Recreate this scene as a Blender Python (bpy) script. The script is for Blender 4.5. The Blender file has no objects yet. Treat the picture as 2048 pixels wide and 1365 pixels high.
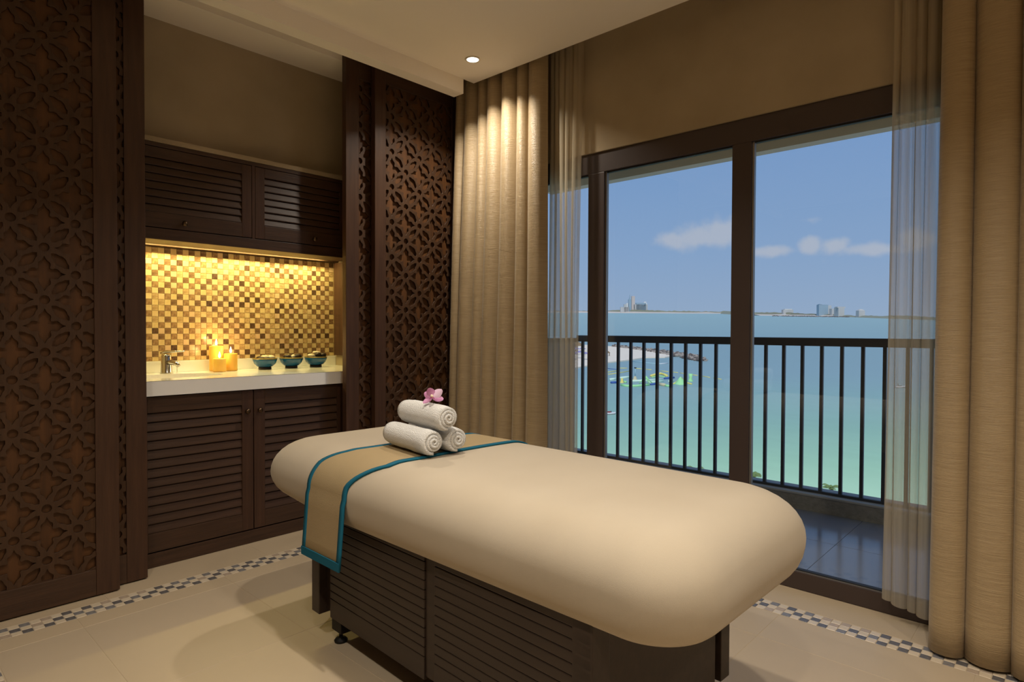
import bpy, bmesh, math, random
from mathutils import Vector, Matrix

random.seed(7)
R = math.radians
SC = bpy.context.scene
COL = SC.collection

# ------------------------------------------------------------------ camera
H = 1.2                       # eye height
F_PX = 1231.7                 # focal length in pixels of the 2048 frame
YAW, PITCH, ROLL = 0.744166, 0.0180617, 0.0038005
fw = Vector((-math.sin(YAW) * math.cos(PITCH), math.cos(YAW) * math.cos(PITCH), -math.sin(PITCH)))
rt0 = Vector((math.cos(YAW), math.sin(YAW), 0))
up0 = rt0.cross(fw)
rt = rt0 * math.cos(ROLL) + up0 * math.sin(ROLL)
up = up0 * math.cos(ROLL) - rt0 * math.sin(ROLL)
cam_d = bpy.data.cameras.new('camera')
cam = bpy.data.objects.new('camera', cam_d)
COL.objects.link(cam)
cam.matrix_world = Matrix(((rt.x, up.x, -fw.x, 0), (rt.y, up.y, -fw.y, 0), (rt.z, up.z, -fw.z, H), (0, 0, 0, 1)))
cam_d.sensor_width = 36
cam_d.lens = F_PX / 2048 * 36
cam_d.clip_start = 0.05
cam_d.clip_end = 20000
SC.camera = cam


def ray(px, py):
    return fw + rt * ((px - 1024) / F_PX) - up * ((py - 682.5) / F_PX)


def on_plane(px, py, ax, v):
    d = ray(px, py)
    o = Vector((0, 0, H))
    return o + d * ((v - o[ax]) / d[ax])


# ------------------------------------------------------------------ view
SC.view_settings.view_transform = 'Standard'
SC.view_settings.look = 'None'
SC.view_settings.gamma = 1
SC.view_settings.exposure = 0.2
SC.view_settings.use_curve_mapping = False

# ------------------------------------------------------------------ sky
world = bpy.data.worlds.new('sky')
SC.world = world
world.use_nodes = True
NT = world.node_tree
NT.nodes.clear()


def lin(c):
    return tuple((x / 255 / 12.92) if x / 255 <= .04045 else ((x / 255 + .055) / 1.055) ** 2.4 for x in c)


def rgb(r, g, b):
    return (*lin((r, g, b)), 1)


def wn(t, **k):
    n = NT.nodes.new(t)
    for a, v in k.items():
        setattr(n, a, v)
    return n


tc = wn('ShaderNodeTexCoord')
sep = wn('ShaderNodeSeparateXYZ')
NT.links.new(tc.outputs['Generated'], sep.inputs[0])
ramp = wn('ShaderNodeValToRGB')
mr = wn('ShaderNodeMapRange')
mr.inputs['From Min'].default_value = -0.05
mr.inputs['From Max'].default_value = 1.0
NT.links.new(sep.outputs['Z'], mr.inputs['Value'])
NT.links.new(mr.outputs[0], ramp.inputs[0])
el = ramp.color_ramp.elements
el[0].position = 0.0
el[0].color = rgb(146, 165, 190)
el[1].position = 1.0
el[1].color = rgb(84, 122, 176)
for pos, c in ((.07, (143, 164, 192)), (.16, (131, 158, 194)), (.30, (115, 148, 192))):
    e_ = el.new(pos)
    e_.color = rgb(*c)
cloud = None
for px, py, w, h in ((1400, 474, 64, 30), (1440, 462, 52, 36), (1345, 480, 40, 20), (1540, 503, 52, 13),
                     (1620, 492, 26, 17), (1664, 491, 30, 16), (1750, 499, 60, 15), (1612, 441, 40, 8), (1835, 480, 40, 22)):
    d = ray(px, py).normalized()
    sb = wn('ShaderNodeVectorMath', operation='SUBTRACT')
    sb.inputs[1].default_value = d
    NT.links.new(tc.outputs['Generated'], sb.inputs[0])
    ml = wn('ShaderNodeVectorMath', operation='MULTIPLY')
    ml.inputs[1].default_value = (F_PX / w, F_PX / w, F_PX / h)
    NT.links.new(sb.outputs[0], ml.inputs[0])
    ln = wn('ShaderNodeVectorMath', operation='LENGTH')
    NT.links.new(ml.outputs[0], ln.inputs[0])
    m2 = wn('ShaderNodeMapRange')
    m2.inputs['From Min'].default_value = 1.35
    m2.inputs['From Max'].default_value = 0.2
    m2.inputs['To Max'].default_value = .55 if h < 10 else 1
    NT.links.new(ln.outputs['Value'], m2.inputs['Value'])
    if cloud is None:
        cloud = m2.outputs[0]
    else:
        mx = wn('ShaderNodeMath', operation='MAXIMUM')
        NT.links.new(cloud, mx.inputs[0])
        NT.links.new(m2.outputs[0], mx.inputs[1])
        cloud = mx.outputs[0]
nz = wn('ShaderNodeTexNoise')
nz.inputs['Scale'].default_value = 34
nz.inputs['Detail'].default_value = 5
NT.links.new(tc.outputs['Generated'], nz.inputs['Vector'])
cm = wn('ShaderNodeMath', operation='MULTIPLY_ADD')
cm.inputs[1].default_value = 1.3
cm.inputs[2].default_value = -.65
NT.links.new(nz.outputs[0], cm.inputs[0])
ca = wn('ShaderNodeMath', operation='ADD')
NT.links.new(cm.outputs[0], ca.inputs[0])
NT.links.new(cloud, ca.inputs[1])
c3 = wn('ShaderNodeMapRange')
c3.interpolation_type = 'SMOOTHSTEP'
c3.inputs['From Min'].default_value = .22
c3.inputs['From Max'].default_value = .95
c3.inputs['To Max'].default_value = .72
NT.links.new(ca.outputs[0], c3.inputs['Value'])
mixc = wn('ShaderNodeMix', data_type='RGBA')
NT.links.new(c3.outputs[0], mixc.inputs[0])
NT.links.new(ramp.outputs[0], mixc.inputs[6])
mixc.inputs[7].default_value = rgb(176, 180, 192)
bg = wn('ShaderNodeBackground')
bg.inputs[1].default_value = 1.0
NT.links.new(mixc.outputs[2], bg.inputs[0])
wo = wn('ShaderNodeOutputWorld')
NT.links.new(bg.outputs[0], wo.inputs[0])

sun_d = bpy.data.lights.new('sun_offscreen', 'SUN')
sun_d.energy = 2.0
sun_d.color = (1, .95, .87)
sun_d.angle = R(1.2)
sun = bpy.data.objects.new('sun_offscreen', sun_d)
COL.objects.link(sun)
sun.location = (20, -40, 60)
sun.rotation_euler = Vector((-.33, .57, -.75)).to_track_quat('-Z', 'Y').to_euler()

# ------------------------------------------------------------------ materials
MATS = {}


def mat(name, col, rough=.6, spec=.3, metal=0., noise=None, bump=None, emit=None, col2=None, trans=0., sheen=0., scale=(1, 1, 1), coat=0., sss=0.):
    """noise=(scale, amount[, detail]) mixes col with col2; bump=(scale, strength, xyz-stretch)"""
    m = bpy.data.materials.new(name)
    m.use_nodes = True
    nt = m.node_tree
    p = nt.nodes['Principled BSDF']
    p.inputs['Base Color'].default_value = (*col, 1)
    p.inputs['Roughness'].default_value = rough
    p.inputs['Specular IOR Level'].default_value = spec
    p.inputs['Metallic'].default_value = metal
    if coat:
        p.inputs['Coat Weight'].default_value = coat
        p.inputs['Coat Roughness'].default_value = .08
    if sheen:
        p.inputs['Sheen Weight'].default_value = sheen
    if trans:
        p.inputs['Transmission Weight'].default_value = trans
    if sss:
        p.inputs['Subsurface Weight'].default_value = sss
        p.inputs['Subsurface Radius'].default_value = (.04, .02, .006)
    if emit:
        p.inputs['Emission Color'].default_value = (*emit[0], 1)
        p.inputs['Emission Strength'].default_value = emit[1]
    if noise or bump:
        t = nt.nodes.new('ShaderNodeTexCoord')
        mp = nt.nodes.new('ShaderNodeMapping')
        mp.inputs['Scale'].default_value = scale
        nt.links.new(t.outputs['Object'], mp.inputs[0])
    if noise:
        n = nt.nodes.new('ShaderNodeTexNoise')
        n.inputs['Scale'].default_value = noise[0]
        n.inputs['Detail'].default_value = noise[2] if len(noise) > 2 else 4
        nt.links.new(mp.outputs[0], n.inputs['Vector'])
        r = nt.nodes.new('ShaderNodeValToRGB')
        a = noise[1]
        r.color_ramp.elements[0].position = .5 - a
        r.color_ramp.elements[1].position = .5 + a
        r.color_ramp.elements[0].color = (*col, 1)
        r.color_ramp.elements[1].color = (*(col2 or col), 1)
        nt.links.new(n.outputs[0], r.inputs[0])
        nt.links.new(r.outputs[0], p.inputs['Base Color'])
    if bump:
        b = nt.nodes.new('ShaderNodeBump')
        b.inputs['Strength'].default_value = bump[1]
        b.inputs['Distance'].default_value = .01
        n2 = nt.nodes.new('ShaderNodeTexNoise')
        n2.inputs['Scale'].default_value = bump[0]
        n2.inputs['Detail'].default_value = 3
        if len(bump) > 2:
            mp2 = nt.nodes.new('ShaderNodeMapping')
            mp2.inputs['Scale'].default_value = bump[2]
            nt.links.new(t.outputs['Object'], mp2.inputs[0])
            nt.links.new(mp2.outputs[0], n2.inputs['Vector'])
        else:
            nt.links.new(mp.outputs[0], n2.inputs['Vector'])
        nt.links.new(n2.outputs[0], b.inputs['Height'])
        nt.links.new(b.outputs[0], p.inputs['Normal'])
    MATS[name] = m
    return m


def L3(r, g, b):
    return lin((r, g, b))


# wood: grain runs along z (upright) or along y (lying)
mat('wood_up', L3(60, 40, 29), .42, .35, noise=(5, .28, 6), col2=L3(80, 55, 40), scale=(9, 9, .7), bump=(60, .12, (3, 3, .15)))
mat('wood_lie', L3(57, 40, 29), .45, .35, noise=(5, .28, 6), col2=L3(78, 55, 40), scale=(9, .7, 9), bump=(60, .12, (3, .15, 3)))
mat('wood_carved', L3(60, 41, 27), .5, .3, noise=(5, .28, 6), col2=L3(78, 54, 36), scale=(9, 9, .7), bump=(60, .1, (3, 3, .15)))
mat('wood_backing', L3(62, 40, 24), .5, .3, noise=(4, .3, 5), col2=L3(104, 68, 38), scale=(7, 7, .6))
mat('wood_bed', L3(42, 32, 26), .42, .3, noise=(5, .28, 6), col2=L3(56, 44, 36), scale=(.7, 9, 9))
mat('bed_black', L3(22, 17, 14), .5, .3)
mat('plaster', L3(176, 160, 134), .9, .1, noise=(2.6, .22, 5), col2=L3(160, 144, 118), bump=(9, .05))
mat('ceiling_paint', L3(244, 236, 224), .95, .1)
mat('floor_tile', L3(182, 166, 143), .42, .25, noise=(1.3, .25, 5), col2=L3(172, 154, 129))
mat('floor_border', L3(184, 166, 140), .42, .25, noise=(1.6, .25, 5), col2=L3(174, 156, 130))
mat('grout', L3(178, 162, 138), .85, .1)
mat('grout_wall', L3(226, 206, 160), .85, .1)
mat('quartz', L3(246, 245, 242), .12, .5, coat=.2)
mat('basin', L3(240, 236, 226), .1, .5)
mat('chrome', (.55, .54, .52), .12, .5, metal=1)
mat('knob_metal', L3(96, 78, 60), .3, .5, metal=1)
for i, (a, b) in enumerate((((232, 208, 158), (222, 194, 140)), ((226, 196, 146), (236, 212, 164)), ((222, 188, 148), (232, 200, 160)),
                            ((170, 136, 96), (214, 184, 138)), ((138, 104, 74), (180, 146, 106)), ((110, 82, 60), (152, 120, 88)), ((82, 60, 46), (112, 86, 66)))):
    mat('mosaic_wall_%d' % i, L3(*a), .2, .5, noise=(60 if i > 2 else 25, .16, 3), col2=L3(*b), scale=(1, 1, 2.2) if i % 2 else (1, 2.2, 1))
for i, (a, b) in enumerate((((206, 190, 166), (196, 180, 156)), ((198, 184, 162), (208, 192, 170)), ((162, 146, 128), (180, 162, 142)),
                            ((108, 106, 106), (136, 132, 130)), ((82, 80, 80), (108, 104, 104)), ((118, 128, 156), (150, 160, 184)), ((216, 214, 212), (230, 226, 220)))):
    mat('mosaic_floor_%d' % i, L3(*a), .25, .5, noise=(45, .2, 3), col2=L3(*b))
mat('frame_metal', L3(68, 56, 52), .45, .4)
mat('frame_bead', L3(150, 146, 140), .35, .4, metal=.6)
mat('gasket', L3(40, 42, 46), .6, .3)
mat('rail_metal', L3(72, 72, 72), .45, .4)
mat('balcony_tile', L3(122, 124, 132), .16, .5, noise=(1.5, .3, 4), col2=L3(134, 134, 140))
mat('concrete_rough', L3(160, 154, 144), .9, .1, noise=(30, .3, 5), col2=L3(132, 126, 116), bump=(70, .4))
mat('concrete_cap', L3(176, 172, 166), .8, .2)
mat('balcony_plaster', L3(206, 194, 168), .9, .1)
mat('linen', L3(182, 170, 151), .95, .15, noise=(3, .3, 3), col2=L3(173, 160, 140), bump=(900, .16), sheen=.15)
mat('runner_cloth', L3(164, 145, 112), .95, .1, noise=(4, .3, 3), col2=L3(156, 137, 104), bump=(500, .25))
mat('teal_binding', L3(22, 92, 116), .8, .2)
mat('towel', L3(248, 247, 244), 1., .05, bump=(330, .9), sheen=.3)
mat('petal', L3(196, 120, 176), .55, .3, noise=(30, .3, 3), col2=L3(226, 178, 214))
mat('petal_light', L3(226, 196, 220), .55, .3)
mat('orchid_lip', L3(160, 62, 120), .5, .3)
mat('orchid_column', L3(236, 220, 190), .5, .3)
mat('candle_wax', L3(246, 196, 92), .45, .4, sss=.35)
mat('wick', L3(40, 30, 24), .9, .1)
mat('flame', (1, .8, .4), .5, 0, emit=((1., .80, .42), 9.))
mat('bowl_teal', L3(20, 92, 140), .18, .5, noise=(25, .3, 3), col2=L3(16, 76, 126))
mat('bowl_rim', L3(150, 132, 74), .35, .5, metal=.5)
mat('stone_dark', L3(44, 32, 28), .4, .4)
mat('stone_pale', L3(226, 214, 190), .5, .3)
mat('lamp_lens', (1, 1, 1), .3, .2, emit=((1., .93, .80), 5.0))
mat('lamp_ring', L3(226, 216, 198), .5, .3)
mat('tube_light', (1, .9, .6), .4, .2, emit=((1., .76, .34), 7.0))
mat('rubber', L3(24, 22, 20), .6, .3)
# curtain fabric: horizontal slub
m = mat('curtain_silk', L3(176, 154, 118), .40, .45, noise=(7, .3, 5), col2=L3(150, 128, 94), scale=(1.6, 1.6, 42), bump=(10, .35, (2, 2, 60)), sheen=.2)


def see_through(name, col, clear):
    m = bpy.data.materials.new(name)
    m.use_nodes = True
    nt = m.node_tree
    nt.nodes.clear()
    o = nt.nodes.new('ShaderNodeOutputMaterial')
    mix = nt.nodes.new('ShaderNodeMixShader')
    tr = nt.nodes.new('ShaderNodeBsdfTransparent')
    di = nt.nodes.new('ShaderNodeBsdfDiffuse')
    tl = nt.nodes.new('ShaderNodeBsdfTranslucent')
    m3 = nt.nodes.new('ShaderNodeMixShader')
    di.inputs[0].default_value = (*col, 1)
    tl.inputs[0].default_value = (*col, 1)
    m3.inputs[0].default_value = .45
    t = nt.nodes.new('ShaderNodeTexCoord')
    mp = nt.nodes.new('ShaderNodeMapping')
    mp.inputs['Scale'].default_value = (70, 70, .5)
    n = nt.nodes.new('ShaderNodeTexNoise')
    n.inputs['Scale'].default_value = 1.
    n.inputs['Detail'].default_value = 4
    r = nt.nodes.new('ShaderNodeMapRange')
    r.inputs['From Min'].default_value = .3
    r.inputs['From Max'].default_value = .7
    r.inputs['To Min'].default_value = clear - .14
    r.inputs['To Max'].default_value = clear + .10
    for a, b in ((t.outputs['Object'], mp.inputs[0]), (mp.outputs[0], n.inputs['Vector']), (n.outputs[0], r.inputs['Value'])):
        nt.links.new(a, b)
    nt.links.new(di.outputs[0], m3.inputs[1])
    nt.links.new(tl.outputs[0], m3.inputs[2])
    nt.links.new(r.outputs[0], mix.inputs[0])
    nt.links.new(m3.outputs[0], mix.inputs[1])
    nt.links.new(tr.outputs[0], mix.inputs[2])
    nt.links.new(mix.outputs[0], o.inputs[0])
    MATS[name] = m


see_through('sheer', L3(208, 194, 168), .37)


def glass_mat():
    m = bpy.data.materials.new('pane_glass')
    m.use_nodes = True
    nt = m.node_tree
    nt.nodes.clear()
    o = nt.nodes.new('ShaderNodeOutputMaterial')
    mix = nt.nodes.new('ShaderNodeMixShader')
    tr = nt.nodes.new('ShaderNodeBsdfTransparent')
    tr.inputs[0].default_value = (.97, .985, .985, 1)
    gl = nt.nodes.new('ShaderNodeBsdfGlossy')
    gl.inputs['Roughness'].default_value = .02
    mix.inputs[0].default_value = .035
    nt.links.new(tr.outputs[0], mix.inputs[1])
    nt.links.new(gl.outputs[0], mix.inputs[2])
    nt.links.new(mix.outputs[0], o.inputs[0])
    MATS['pane_glass'] = m


glass_mat()

# ------------------------------------------------------------------ mesh helpers


def link(name, me, m=None, parent=None, smooth=False):
    o = bpy.data.objects.new(name, me)
    COL.objects.link(o)
    if m:
        me.materials.clear()
        me.materials.append(MATS[m])
    if smooth:
        for p in me.polygons:
            p.use_smooth = True
    if parent:
        o.parent = parent
    return o


def bm_obj(name, bm, m, parent=None, smooth=False):
    me = bpy.data.meshes.new(name)
    bmesh.ops.recalc_face_normals(bm, faces=bm.faces)
    bm.to_mesh(me)
    bm.free()
    return link(name, me, m, parent, smooth)


def add_box(bm, x0, x1, y0, y1, z0, z1):
    v = [bm.verts.new((x, y, z)) for x in (x0, x1) for y in (y0, y1) for z in (z0, z1)]
    for f in ((0, 1, 3, 2), (4, 6, 7, 5), (0, 4, 5, 1), (2, 3, 7, 6), (0, 2, 6, 4), (1, 5, 7, 3)):
        bm.faces.new([v[i] for i in f])
    return v


def box(name, x0, x1, y0, y1, z0, z1, m, parent=None, bev=0.):
    bm = bmesh.new()
    add_box(bm, x0, x1, y0, y1, z0, z1)
    if bev:
        bmesh.ops.bevel(bm, geom=bm.edges[:], offset=bev, segments=2, affect='EDGES', profile=.6)
    return bm_obj(name, bm, m, parent)


def boxes(name, lst, m, parent=None, bev=0.):
    bm = bmesh.new()
    for b in lst:
        add_box(bm, *b)
    if bev:
        bmesh.ops.bevel(bm, geom=bm.edges[:], offset=bev, segments=1, affect='EDGES')
    return bm_obj(name, bm, m, parent)


def add_lathe(bm, prof, seg=32, c=(0, 0, 0), closed=False):
    rings = []
    for r, z in prof:
        if r < 1e-6:
            rings.append([bm.verts.new((c[0], c[1], c[2] + z))])
        else:
            rings.append([bm.verts.new((c[0] + r * math.cos(2 * math.pi * k / seg), c[1] + r * math.sin(2 * math.pi * k / seg), c[2] + z)) for k in range(seg)])
    for a, b in zip(rings, rings[1:]):
        for k in range(seg):
            k2 = (k + 1) % seg
            if len(a) == 1 and len(b) == 1:
                continue
            if len(a) == 1:
                bm.faces.new((a[0], b[k], b[k2]))
            elif len(b) == 1:
                bm.faces.new((a[k], a[k2], b[0]))
            else:
                bm.faces.new((a[k], a[k2], b[k2], b[k]))


def lathe(name, prof, m, parent=None, c=(0, 0, 0), seg=32):
    bm = bmesh.new()
    add_lathe(bm, prof, seg, c)
    return bm_obj(name, bm, m, parent, True)


def add_tube(bm, pts, rad, seg=10, squash=1.):
    pts = [Vector(p) for p in pts]
    rings = []
    n = len(pts)
    for i, p in enumerate(pts):
        t = (pts[min(i + 1, n - 1)] - pts[max(i - 1, 0)]).normalized()
        a = t.cross(Vector((0, 0, 1)))
        if a.length < .05:
            a = t.cross(Vector((0, 1, 0)))
        a.normalize()
        b = a.cross(t).normalized()
        r = rad[i] if isinstance(rad, (list, tuple)) else rad
        rings.append([bm.verts.new(p + a * (r * math.cos(2 * math.pi * k / seg)) + b * (r * squash * math.sin(2 * math.pi * k / seg))) for k in range(seg)])
    for a, b in zip(rings, rings[1:]):
        for k in range(seg):
            bm.faces.new((a[k], a[(k + 1) % seg], b[(k + 1) % seg], b[k]))
    bm.faces.new(rings[0][::-1])
    bm.faces.new(rings[-1])


def tube(name, pts, rad, m, parent=None, seg=12, squash=1.):
    bm = bmesh.new()
    add_tube(bm, pts, rad, seg, squash)
    return bm_obj(name, bm, m, parent, True)


def thing(name, label, cat, loc=(0, 0, 0), rz=0., group=None):
    o = bpy.data.objects.new(name, None)
    COL.objects.link(o)
    o.location = loc
    o.rotation_euler = (0, 0, rz)
    o.empty_display_size = .05
    return tag(o, label, cat, group)


def tag(o, label, cat, group=None, kind=None):
    o['label'] = label
    o['category'] = cat
    if group:
        o['group'] = group
    if kind:
        o['kind'] = kind
    return o


def struct(o, label, cat):
    return tag(o, label, cat, kind='structure')


# ================================================================== ROOM SHELL
XR, YB, YW = 1.7, -2.4, 2.988          # right wall, wall behind the viewer, window plane
ZC, ZB, ZT = 2.794, 2.703, 2.96        # ceiling, beam underside, upper slab
XP1, XP2 = -3.21, -3.265               # front planes of the sliding panels
XN, XBK = -3.61, -4.05                 # bulkhead above the cabinets, back of the niche
NY0, NY1 = .86, 2.46                   # niche sides

floor = box('floor', XBK - .15, XR + .15, YB - .15, YW + .1, -.15, -.0009, 'grout')
struct(floor, 'beige stone tiled floor with a mosaic border strip', 'floor')
wl = boxes('wall_left', [(XBK - .15, XBK - .004, YB - .15, YW + .25, -.15, 3.2),
                         (XBK - .004, -3.32, NY0 - .12, NY0, -.003, ZT),
                         (XBK - .004, -3.32, NY1, NY1 + .12, -.003, ZT),
                         (XBK - .004, XN, NY0, NY1, 2.184, ZT)], 'plaster')
struct(wl, 'mottled beige plaster wall with a cabinet niche', 'wall')
WZ0, WZ1 = 2.236, 3.2
WX0, WX1 = -3.05, -.27
wf = boxes('wall_front', [(XBK - .15, WX0, YW - .012, YW + .16, -.15, WZ1), (WX1, XR + .15, YW - .012, YW + .16, -.15, WZ1),
                          (WX0, WX1, YW - .012, YW + .16, WZ0, WZ1)], 'plaster')
struct(wf, 'mottled beige plaster wall above the balcony window', 'wall')
struct(box('wall_right', XR, XR + .15, YB - .15, YW + .16, -.15, 3.2, 'plaster'), 'beige plaster side wall of the room', 'wall')
struct(box('wall_back', XBK - .15, XR + .15, YB - .15, YB, -.15, 3.2, 'plaster'), 'beige plaster wall facing the window', 'wall')
ce = boxes('ceiling', [(-2.905, XR, YB, 2.78, ZC, ZT), (XBK - .15, XR + .15, YB - .15, YW + .16, ZT, 3.2)], 'ceiling_paint')
struct(ce, 'flat cream ceiling with a curtain recess', 'ceiling')
struct(box('trim_1', -2.995, -2.905, YB, 2.69, ZB, ZT, 'ceiling_paint'), 'dropped cream beam along the ceiling edge', 'trim')
struct(box('trim_2', XN, -3.35, NY0, NY1, 2.835, ZT, 'ceiling_paint'), 'cream soffit above the cabinet niche', 'trim')
struct(box('trim_3', -3.35, -3.31, NY0, NY1, 2.828, ZT, 'ceiling_paint'), 'cream track board above the sliding panels', 'trim')

# floor tiles --------------------------------------------------------------
g = .0012
PX_, PY_ = .667, .595


def tile_mesh(w, d, h, bev=.0012):
    bm = bmesh.new()
    add_box(bm, g * .7, w - g * .7, g * .7, d - g * .7, -h, 0)
    top = [e for e in bm.edges if all(abs(v.co.z) < 1e-6 for v in e.verts)]
    bmesh.ops.bevel(bm, geom=top, offset=bev, segments=1, affect='EDGES')
    bmesh.ops.recalc_face_normals(bm, faces=bm.faces)
    me = bpy.data.meshes.new('tile')
    bm.to_mesh(me)
    bm.free()
    return me


cache = {}


def floor_tile(x0, x1, y0, y1, m='floor_tile'):
    k = (round(x1 - x0, 3), round(y1 - y0, 3), m)
    if k not in cache:
        cache[k] = tile_mesh(x1 - x0, y1 - y0, .008)
        cache[k].materials.append(MATS[m])
    o = bpy.data.objects.new('floor_tile', cache[k])
    COL.objects.link(o)
    o.location = (x0, y0, 0)
    o.parent = floor


MP = .0353                                # mosaic pitch
SX1, SX0 = -3.030, -3.030 - 3 * MP        # strip along the cabinet wall
SY0, SY1 = 2.672, 2.672 + 3 * MP          # strip along the window
SL1, SL0 = .360, .360 - 3 * MP            # strip closing the border on the third side
xs = [SX1 + .002, -2.915] + [-2.915 + PX_ * k for k in range(1, 8)]
ys = [SL1 + .002, .64, .64 + PY_, .64 + 2 * PY_, .64 + 3 * PY_, SY0 - .002]
for i in range(len(xs) - 1):
    for j in range(len(ys) - 1):
        floor_tile(xs[i], min(xs[i + 1], XR - .005), ys[j], ys[j + 1], 'floor_border' if i == 0 else 'floor_tile')
for k in range(4):                        # band by the panels and below the window
    floor_tile(XBK + .0 if False else -3.40, SX0 - .002, .05 + k * .73, .05 + (k + 1) * .73, 'floor_border')
for k in range(7):
    floor_tile(SX1 - .1 + k * .667, SX1 - .1 + (k + 1) * .667, SY1 + .002, YW + .0, 'floor_border')
for k in range(8):
    for j in range(4):
        floor_tile(-3.4 + k * .635, -3.4 + (k + 1) * .635, SL0 - .002 - (j + 1) * .64, SL0 - .002 - j * .64)

mt = tile_mesh(MP, MP, .006, .001)
mosaic_meshes = []
for i in range(7):
    c_ = mt.copy()
    c_.materials.append(MATS['mosaic_floor_%d' % i])
    mosaic_meshes.append(c_)


def mosaic_pick(i, j):
    if (i + j) % 2:
        return random.choice((0, 0, 1))
    return random.choice((2, 3, 3, 4, 4, 4))


rest = bmesh.new()
n_m = 0


def mosaic(x, y, k, single):
    global n_m
    if single and n_m < 300:
        o = bpy.data.objects.new('mosaic_tile', mosaic_meshes[k])
        COL.objects.link(o)
        o.location = (x, y, .0006)
        o.parent = floor
        n_m += 1
    else:
        fs = len(rest.faces)
        add_box(rest, x + g, x + MP - g, y + g, y + MP - g, -.005, .0006)
        rest.faces.ensure_lookup_table()
        for f in rest.faces[fs:]:
            f.material_index = k


for j in range(int((SY1 - SL0) / MP)):
    for i in range(3):
        y = SL0 + j * MP
        mosaic(SX0 + i * MP, y, mosaic_pick(i, j), .33 < y < 1.85)
nx = int((XR - SX1) / MP)
for i in range(nx):
    for j in range(3):
        x = SX1 + i * MP + .001
        k = mosaic_pick(i, j)
        mosaic(x, SY0 + j * MP, k, -1.15 < x < -.02)
for i in range(nx):
    for j in range(3):
        x = SX1 + i * MP + .001
        mosaic(x, SL0 + j * MP, mosaic_pick(i, j), x < -2.55)
me = bpy.data.meshes.new('mosaic_remainder')
bmesh.ops.recalc_face_normals(rest, faces=rest.faces)
rest.to_mesh(me)
rest.free()
for i in range(7):
    me.materials.append(MATS['mosaic_floor_%d' % i])
o = bpy.data.objects.new('mosaic_remainder', me)
COL.objects.link(o)
o.parent = floor
o['kind'] = 'stuff'

# ================================================================== WINDOW
win = bpy.data.objects.new('window_1', None)
COL.objects.link(win)
win.location = (0, YW, 0)
struct(win, 'wide dark brown framed sliding balcony window', 'window')


def wbox(name, x0, x1, y0, y1, z0, z1, m, bev=.003):
    o = box(name, x0, x1, y0 - YW, y1 - YW, z0, z1, m, win, bev)
    return o


wbox('head_rail', WX0, WX1, YW, YW + .032, 2.118, WZ0, 'frame_metal')
wbox('bottom_rail', WX0, WX1, YW, YW + .06, 0.0, .082, 'frame_metal')
MUL = [(-3.05, -2.945), (-2.145, -2.032), (-1.276, -1.18), (-.40, -.27)]
for a, b in MUL:
    wbox('mullion', a, b, YW + .001, YW + .040, .082, 2.118, 'frame_metal')
for (a, b), (c_, d) in zip(MUL, MUL[1:]):
    wbox('pane', b - .004, c_ + .004, YW + .026, YW + .031, .085, 2.116, 'pane_glass', 0)
    wbox('glazing_bead', b, b + .010, YW + .012, YW + .034, .085, 2.116, 'frame_bead', .001)
    wbox('glazing_bead', b + .012, c_, YW + .012, YW + .034, 2.110, 2.118, 'gasket', .001)
    wbox('glazing_bead', b + .012, c_, YW + .012, YW + .034, .082, .090, 'gasket', .001)
    wbox('track_line', b, c_, YW + .006, YW + .012, .082, .0845, 'frame_bead', 0)

# ================================================================== BALCONY
YC0, YRL = 4.40, 4.47
bf = box('balcony_floor', -3.6, 1.7, YW + .10, YC0, -.25, -.02, 'grout')
struct(bf, 'grey glossy balcony floor', 'balcony floor')
bt = tile_mesh(.60, .60, .008)
bt.materials.append(MATS['balcony_tile'])
for i in range(8):
    for j in range(3):
        y0 = YC0 - (j + 1) * .6
        o = bpy.data.objects.new('balcony_tile', bt)
        COL.objects.link(o)
        o.location = (-3.4 + i * .6, y0 if j < 2 else y0, -.014)
        o.parent = bf
        if j == 2:
            o.scale.y = (YC0 - 1.2 - (YW + .1)) / .6
            o.location.y = YW + .1
cu = box('balcony_curb', -3.6, 1.7, YC0, YC0 + .22, -.3, .085, 'concrete_rough')
struct(cu, 'low rough concrete kerb under the balcony railing', 'kerb')
box('kerb_cap', -3.6, 1.7, YC0 - .004, YC0 + .225, .085, .100, 'concrete_cap', cu, .003)
bc = boxes('balcony_ceiling', [(-3.6, 1.7, YW + .16, 4.45, 2.53, 3.2), (-3.6, 1.7, 4.35, 4.45, 2.452, 2.53)], 'balcony_plaster')
struct(bc, 'cream balcony ceiling with a downstand edge beam', 'balcony ceiling')
rl = thing('balcony_railing', 'dark metal balcony railing with slim upright bars', 'railing', (0, YRL, 0))
box('top_rail', -3.305, 1.6, -.03, .03, 1.098, 1.154, 'rail_metal', rl, .004)
box('bottom_rail', -3.305, 1.6, -.015, .015, .100, .118, 'rail_metal', rl, .002)
bal = None
k0 = -1.026
for k in range(-19, 17):
    x = k0 + k * .1239
    if x < -3.29 or x > .75:
        continue
    if bal is None:
        bal = box('baluster', -.0105, .0105, -.012, .012, .112, 1.10, 'rail_metal', rl, .002)
        bal.location.x = x
        continue
    o = bal.copy()
    COL.objects.link(o)
    o.parent = rl
    o.location.x = x

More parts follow.
